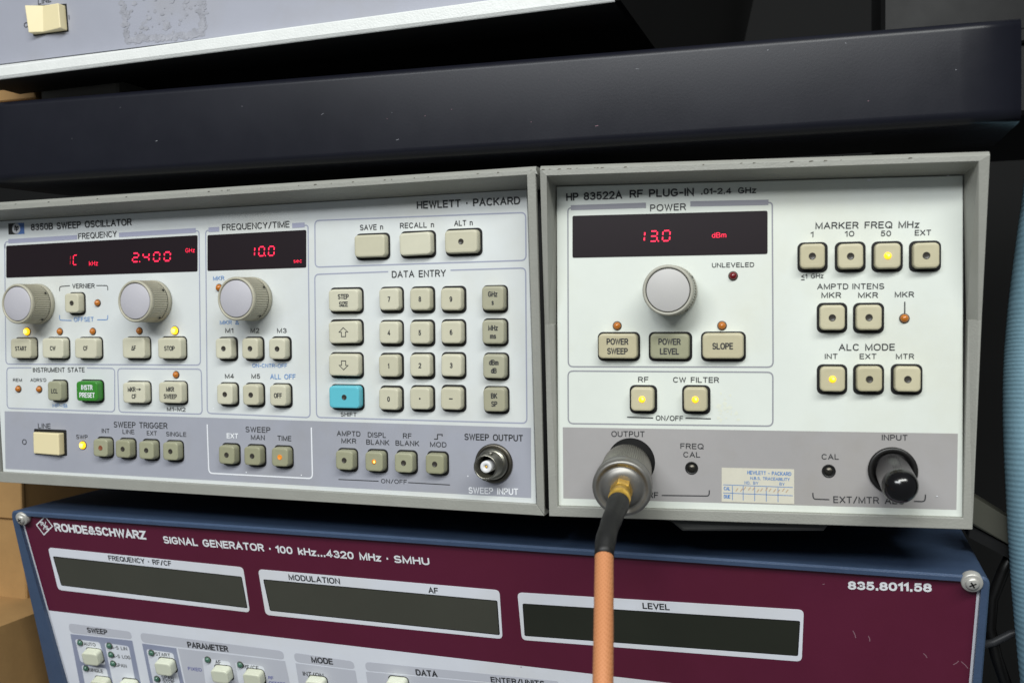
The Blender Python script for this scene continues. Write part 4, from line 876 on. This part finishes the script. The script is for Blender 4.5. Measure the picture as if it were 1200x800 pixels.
k = g.add(b0+t0); W6 = [(0, 1, 7, 6), (1, 2, 8, 7), (2, 3, 9, 8), (3, 4, 10, 9), (4, 5, 11, 10), (5, 0, 6, 11), (6, 7, 10, 11), (7, 8, 9, 10)]
for w_ in W6: g.face([k+i for i in w_], 'ivory switch')
g.build('power_switch', U, bevel=.4)
g = MB(); x, y = PT['S_tiO']; g.text('O', x, y-1, 2.5, 2.3, .06, .15, 'black ink'); x, y = PT['S_tiI']; g.text('I', x, y-1, .4, 2.2, .06, .15, 'black ink'); x, y = PT['S_tiL']; g.text('LINE', x, y, 7.5, 2.4, .06, .15, 'black ink', .01); g.build('lettering', U)

# ------------------------------------------------------------------ rack crossbar and post
B = thing('rack_crossbar', 'black painted steel rack crossbar running between the upper and lower instruments', 'rack beam', 'S', (200, 160, -20))
q = PT['S_bar']; g = MB(); ring = []
N = 10
def bar_ring(x, yb, yt):
    pr_ = [(yb+1, -60), (yb, -10)]
    for i in range(N+1): a = math.radians(-90+90*i/N); pr_.append((yb+4+4*math.sin(a), -4+4*math.cos(a)))
    for i in range(N+1): a = math.radians(90*i/N); pr_.append((yt-3+3*math.sin(a), -3+3*math.cos(a)))
    pr_ += [(yt, -10), (yt-1, -60)]
    return [(x, y, zz) for y, zz in pr_]
n_ = 24; rings = []
for i in range(n_+1):
    t = i/n_; xb = q[3][0]+(q[2][0]-q[3][0])*t; xt = q[0][0]+(q[1][0]-q[0][0])*t
    yb = q[3][1]+(q[2][1]-q[3][1])*t; yt = q[0][1]+(q[1][1]-q[0][1])*t
    rr = bar_ring(xb, yb, yt); rr = [(x+(xt-xb)*(y-yb)/(yt-yb), y, zz) for x, y, zz in rr]; rings.append(rr)
g.loft(rings, 'black rack paint', smooth=True, cap0=True)
g.build('beam', B)
g = MB()
for i in range(20):
    t = random.random(); v = random.uniform(.12, .9); x = q[3][0]+(q[2][0]-q[3][0])*t; yb = q[3][1]+(q[2][1]-q[3][1])*t; yt = q[0][1]+(q[1][1]-q[0][1])*t
    y = yb+(yt-yb)*v; a = random.uniform(-.5, .5); L_ = random.choice([.25, .3, .4, .5, 1.2]); g.stroke([(x, y), (x+L_*math.cos(a), y+L_*math.sin(a))], 0, random.uniform(.08, .2), .06, 'scratch' if random.random() < .5 else 'warm line ink')
g.build('paint_chips', B, label='small pale chips and scratches in the black paint')
Pst = MB(); Pst.box(440, 470, -240, 420, -110, -70, 'black post paint', 1)
po = Pst.build('rack_post'); po['label'] = 'black vertical rack post right of the white plug-in'; po['category'] = 'rack post'

# ------------------------------------------------------------------ cable on the output, cap on the input
base = Vector((hx-1.3, hy-1.2, 0)); nx, ny = PT['P_nut']; tip = Vector((nx, ny, 25.0)); ax = (tip-base).normalized(); Ln = (tip-base).length
K = thing('coaxial_cable', 'copper braided coaxial cable with a knurled connector screwed onto the output jack', 'cable', 'P', tuple(base))
g = MB()
g.lathe([(7.0, .3), (8.2, 1.0), (8.6, 2.0)], 'dark nickel', tuple(base), ax, n=48, cap=False)
g.lathe([(8.6, 1.8), (9.1, 2.6), (9.7, Ln-7.0), (9.4, Ln-6.6)], 'nickel', tuple(base), ax, n=150, rib=.03, smooth=False, cap=False)
g.lathe([(9.3, Ln-6.9), (10.1, Ln-6.5), (10.3, Ln-5.6), (9.9, Ln-5.0), (10.3, Ln-4.6), (10.5, Ln-1.2), (10.1, Ln-.4), (9.6, Ln), (8.9, Ln+.05), (8.6, Ln-.9), (7.2, Ln-.9), (7.0, Ln-.3), (4.0, Ln-.3)], 'bright nickel', tuple(base), ax, n=56)
g.build('connector_nut', K)
def P3(p, t): return tuple(Vector(p))
c0 = base+ax*(Ln-.6)
g = MB(); g.lathe([(3.9, -1), (3.9, 4.4), (3.6, 4.7), (3.2, 4.7)], 'gold', tuple(c0), ax, n=6, smooth=False); g.lathe([(3.1, 4.2), (3.6, 5.0), (3.1, 6.2), (3.1, 6.8), (3.7, 7.4), (3.9, 9.0), (3.7, 13.4), (2.9, 13.8)], 'gold', tuple(c0), ax, n=28)
g.build('crimp_ferrule', K, label='gold plated hexagonal crimp ferrule')
c1 = c0+ax*12.6
CPTS = [(270.62, 2.37, 62), (275.5, -25.75, 92), (278.4, -51.85, 112)]
def bez(a, b, c, d, n): return [a*(1-t)**3+b*3*t*(1-t)**2+c*3*t*t*(1-t)+d*t**3 for t in [i/n for i in range(n+1)]]
e1, e2 = Vector(CPTS[0]), Vector(CPTS[1]); e3 = Vector(CPTS[2])
curve = bez(c1, c1+ax*12, e1+(e1-e2).normalized()*10, e1, 14)
g = MB(); n = len(curve); g.tube(curve, [3.2+.5*math.exp(-((i/n-.1)/.2)**2)+.12*math.sin(i*1.3) for i in range(n)], 'black shrink sleeve', 24); g.build('heat_shrink_sleeve', K)
g = MB(); tail = [e1-(e2-e1).normalized()*3]+bez(e1, e1+(e2-e1)*.3, e2-(e3-e2)*.3, e2, 10)+bez(e2, e2+(e3-e2)*.3, e3+Vector((0, 12, -8)), e3, 8)[1:]
g.tube(tail, 2.95, 'copper braid', 24); g.build('braided_cable', K)
dx, dy = PT['P_dome']; base2 = Vector((fx, fy, .6)); ax2 = (Vector((dx, dy, 22))-base2).normalized(); L2 = (Vector((dx, dy, 22))-base2).length+1.5
g = MB(); R2 = 5.9
prof = [(6.4, 0), (6.5, 1.2), (R2, 2.0), (R2-.2, L2-R2*.9)]+[(R2*math.cos(a), L2-R2+R2*math.sin(a)) for a in [math.radians(10*i) for i in range(1, 9)]]+[(.01, L2)]
prof = [(6.3, 0), (6.4, 1.0), (5.75, 1.8), (5.85, L2-R2)]+[(R2*math.cos(math.radians(5+8.5*i)), L2-R2+R2*math.sin(math.radians(5+8.5*i))) for i in range(0, 10)]+[(.01, L2)]
g.lathe(prof, 'glossy black vinyl', tuple(base2), ax2, n=44)
D = thing('dust_cap', 'glossy black vinyl cap pushed over the input jack at the lower right', 'cap', 'P', tuple(base2))
g.build('cap_sleeve', D)

# ------------------------------------------------------------------ cartons, hose and dim equipment round the rack
def carton(name, label, x, y, z, w, d, h, rot, group):
    t_ = thing(name, label, 'box', 'S', (x, y, z), group)
    t_.matrix_world = t_.matrix_world @ Matrix.Rotation(rot, 4, 'Z')
    ORG[t_] = (0, 0, 0)
    g = MB(); g.box(-w/2, w/2, 0, h, -d/2, d/2, 'cardboard', .8); g.build('carton_body', t_)
    g = MB(); g.box(-w/2-.6, w/2+.6, h*.70, h+.5, d/2+.1, d/2+2.2, 'cardboard', .5); g.build('flap', t_)
    return t_
carton('cardboard_carton', 'tan cardboard carton with an open flap, upper of the two left of the maroon generator', -72.51-45, -108, -95, 90, 70, 112, 0, 'cartons left of the generator')
carton('cardboard_carton', 'tan cardboard carton lowest in the left corner beside the maroon generator', -72.51-40, -230, -70, 130, 110, -74.1+230, 0, 'cartons left of the generator')
carton('cardboard_carton', 'tan cardboard packing just showing above the left end of the black crossbar', -25.67-40, 178, -50, 80, 40, 17, 0, None)
H_ = thing('ribbed_hose', 'thick blue ribbed hose hanging down at the right edge', 'hose', 'S', (440, 0, -30))
hp = [Vector(p) for p in [(430.67, 148.47, -60), (427.9, 122.15, -58), (421.93, 77.96, -50), (419.86, 46.56, -45), (420.98, 6.07, -42), (423.44, -31.62, -42), (428.17, -76.73, -45)]]
pts = []
for i in range(len(hp)-1):
    p0 = hp[max(i-1, 0)]; p1 = hp[i]; p2 = hp[i+1]; p3 = hp[min(i+2, len(hp)-1)]
    for k in range(88):
        t = k/88; pts.append(.5*((2*p1)+(p2-p0)*t+(2*p0-5*p1+4*p2-p3)*t*t+(3*p1-p0-3*p2+p3)*t**3))
g = MB(); g.tube(pts, [9.6+.10*math.sin(i*2*math.pi/4) for i in range(len(pts))], 'blue ribbed plastic', 28); g.build('hose_wall', H_)
E1 = thing('equipment_case', 'dim dark grey equipment case standing behind the rack crossbar at the upper right', 'equipment case', 'S', (400, 180, -200))
g = MB(); g.box(372, 500, 172, 330, -320, -160, 'dark equipment paint', 2); g.build('case', E1); g = MB(); g.box(385, 460, 205, 212, -160, -157, 'dark equipment paint', 1); g.build('panel_rib', E1)
E2 = thing('low_equipment_case', 'dim grey green metal case low behind the right end of the maroon generator', 'equipment case', 'S', (450, -20, -60))
q = PT['S_lowcase']; g = MB(); g.prism(list(reversed(q)), -64, -50, 'grey green equipment paint', .6); g.build('case', E2)
q = PT['S_lowedge']; g = MB(); g.prism(list(reversed(q)), -66, -52, 'dark equipment paint', .4); g.build('edge_strip', E2)
g = MB(); g.tube(PT['S_loose'], 1.5, 'grey cable jacket', 12); lc = g.build('loose_cable'); lc['label'] = 'thin grey loose cable passing behind the blue hose at the lower right'; lc['category'] = 'cable'
g = MB(); g.tube(PT['S_loose2'], 2.2, 'black rubber', 14); lc = g.build('hanging_cable'); lc['label'] = 'black rubber cable looping down beside the blue case at the lower right'; lc['category'] = 'cable'
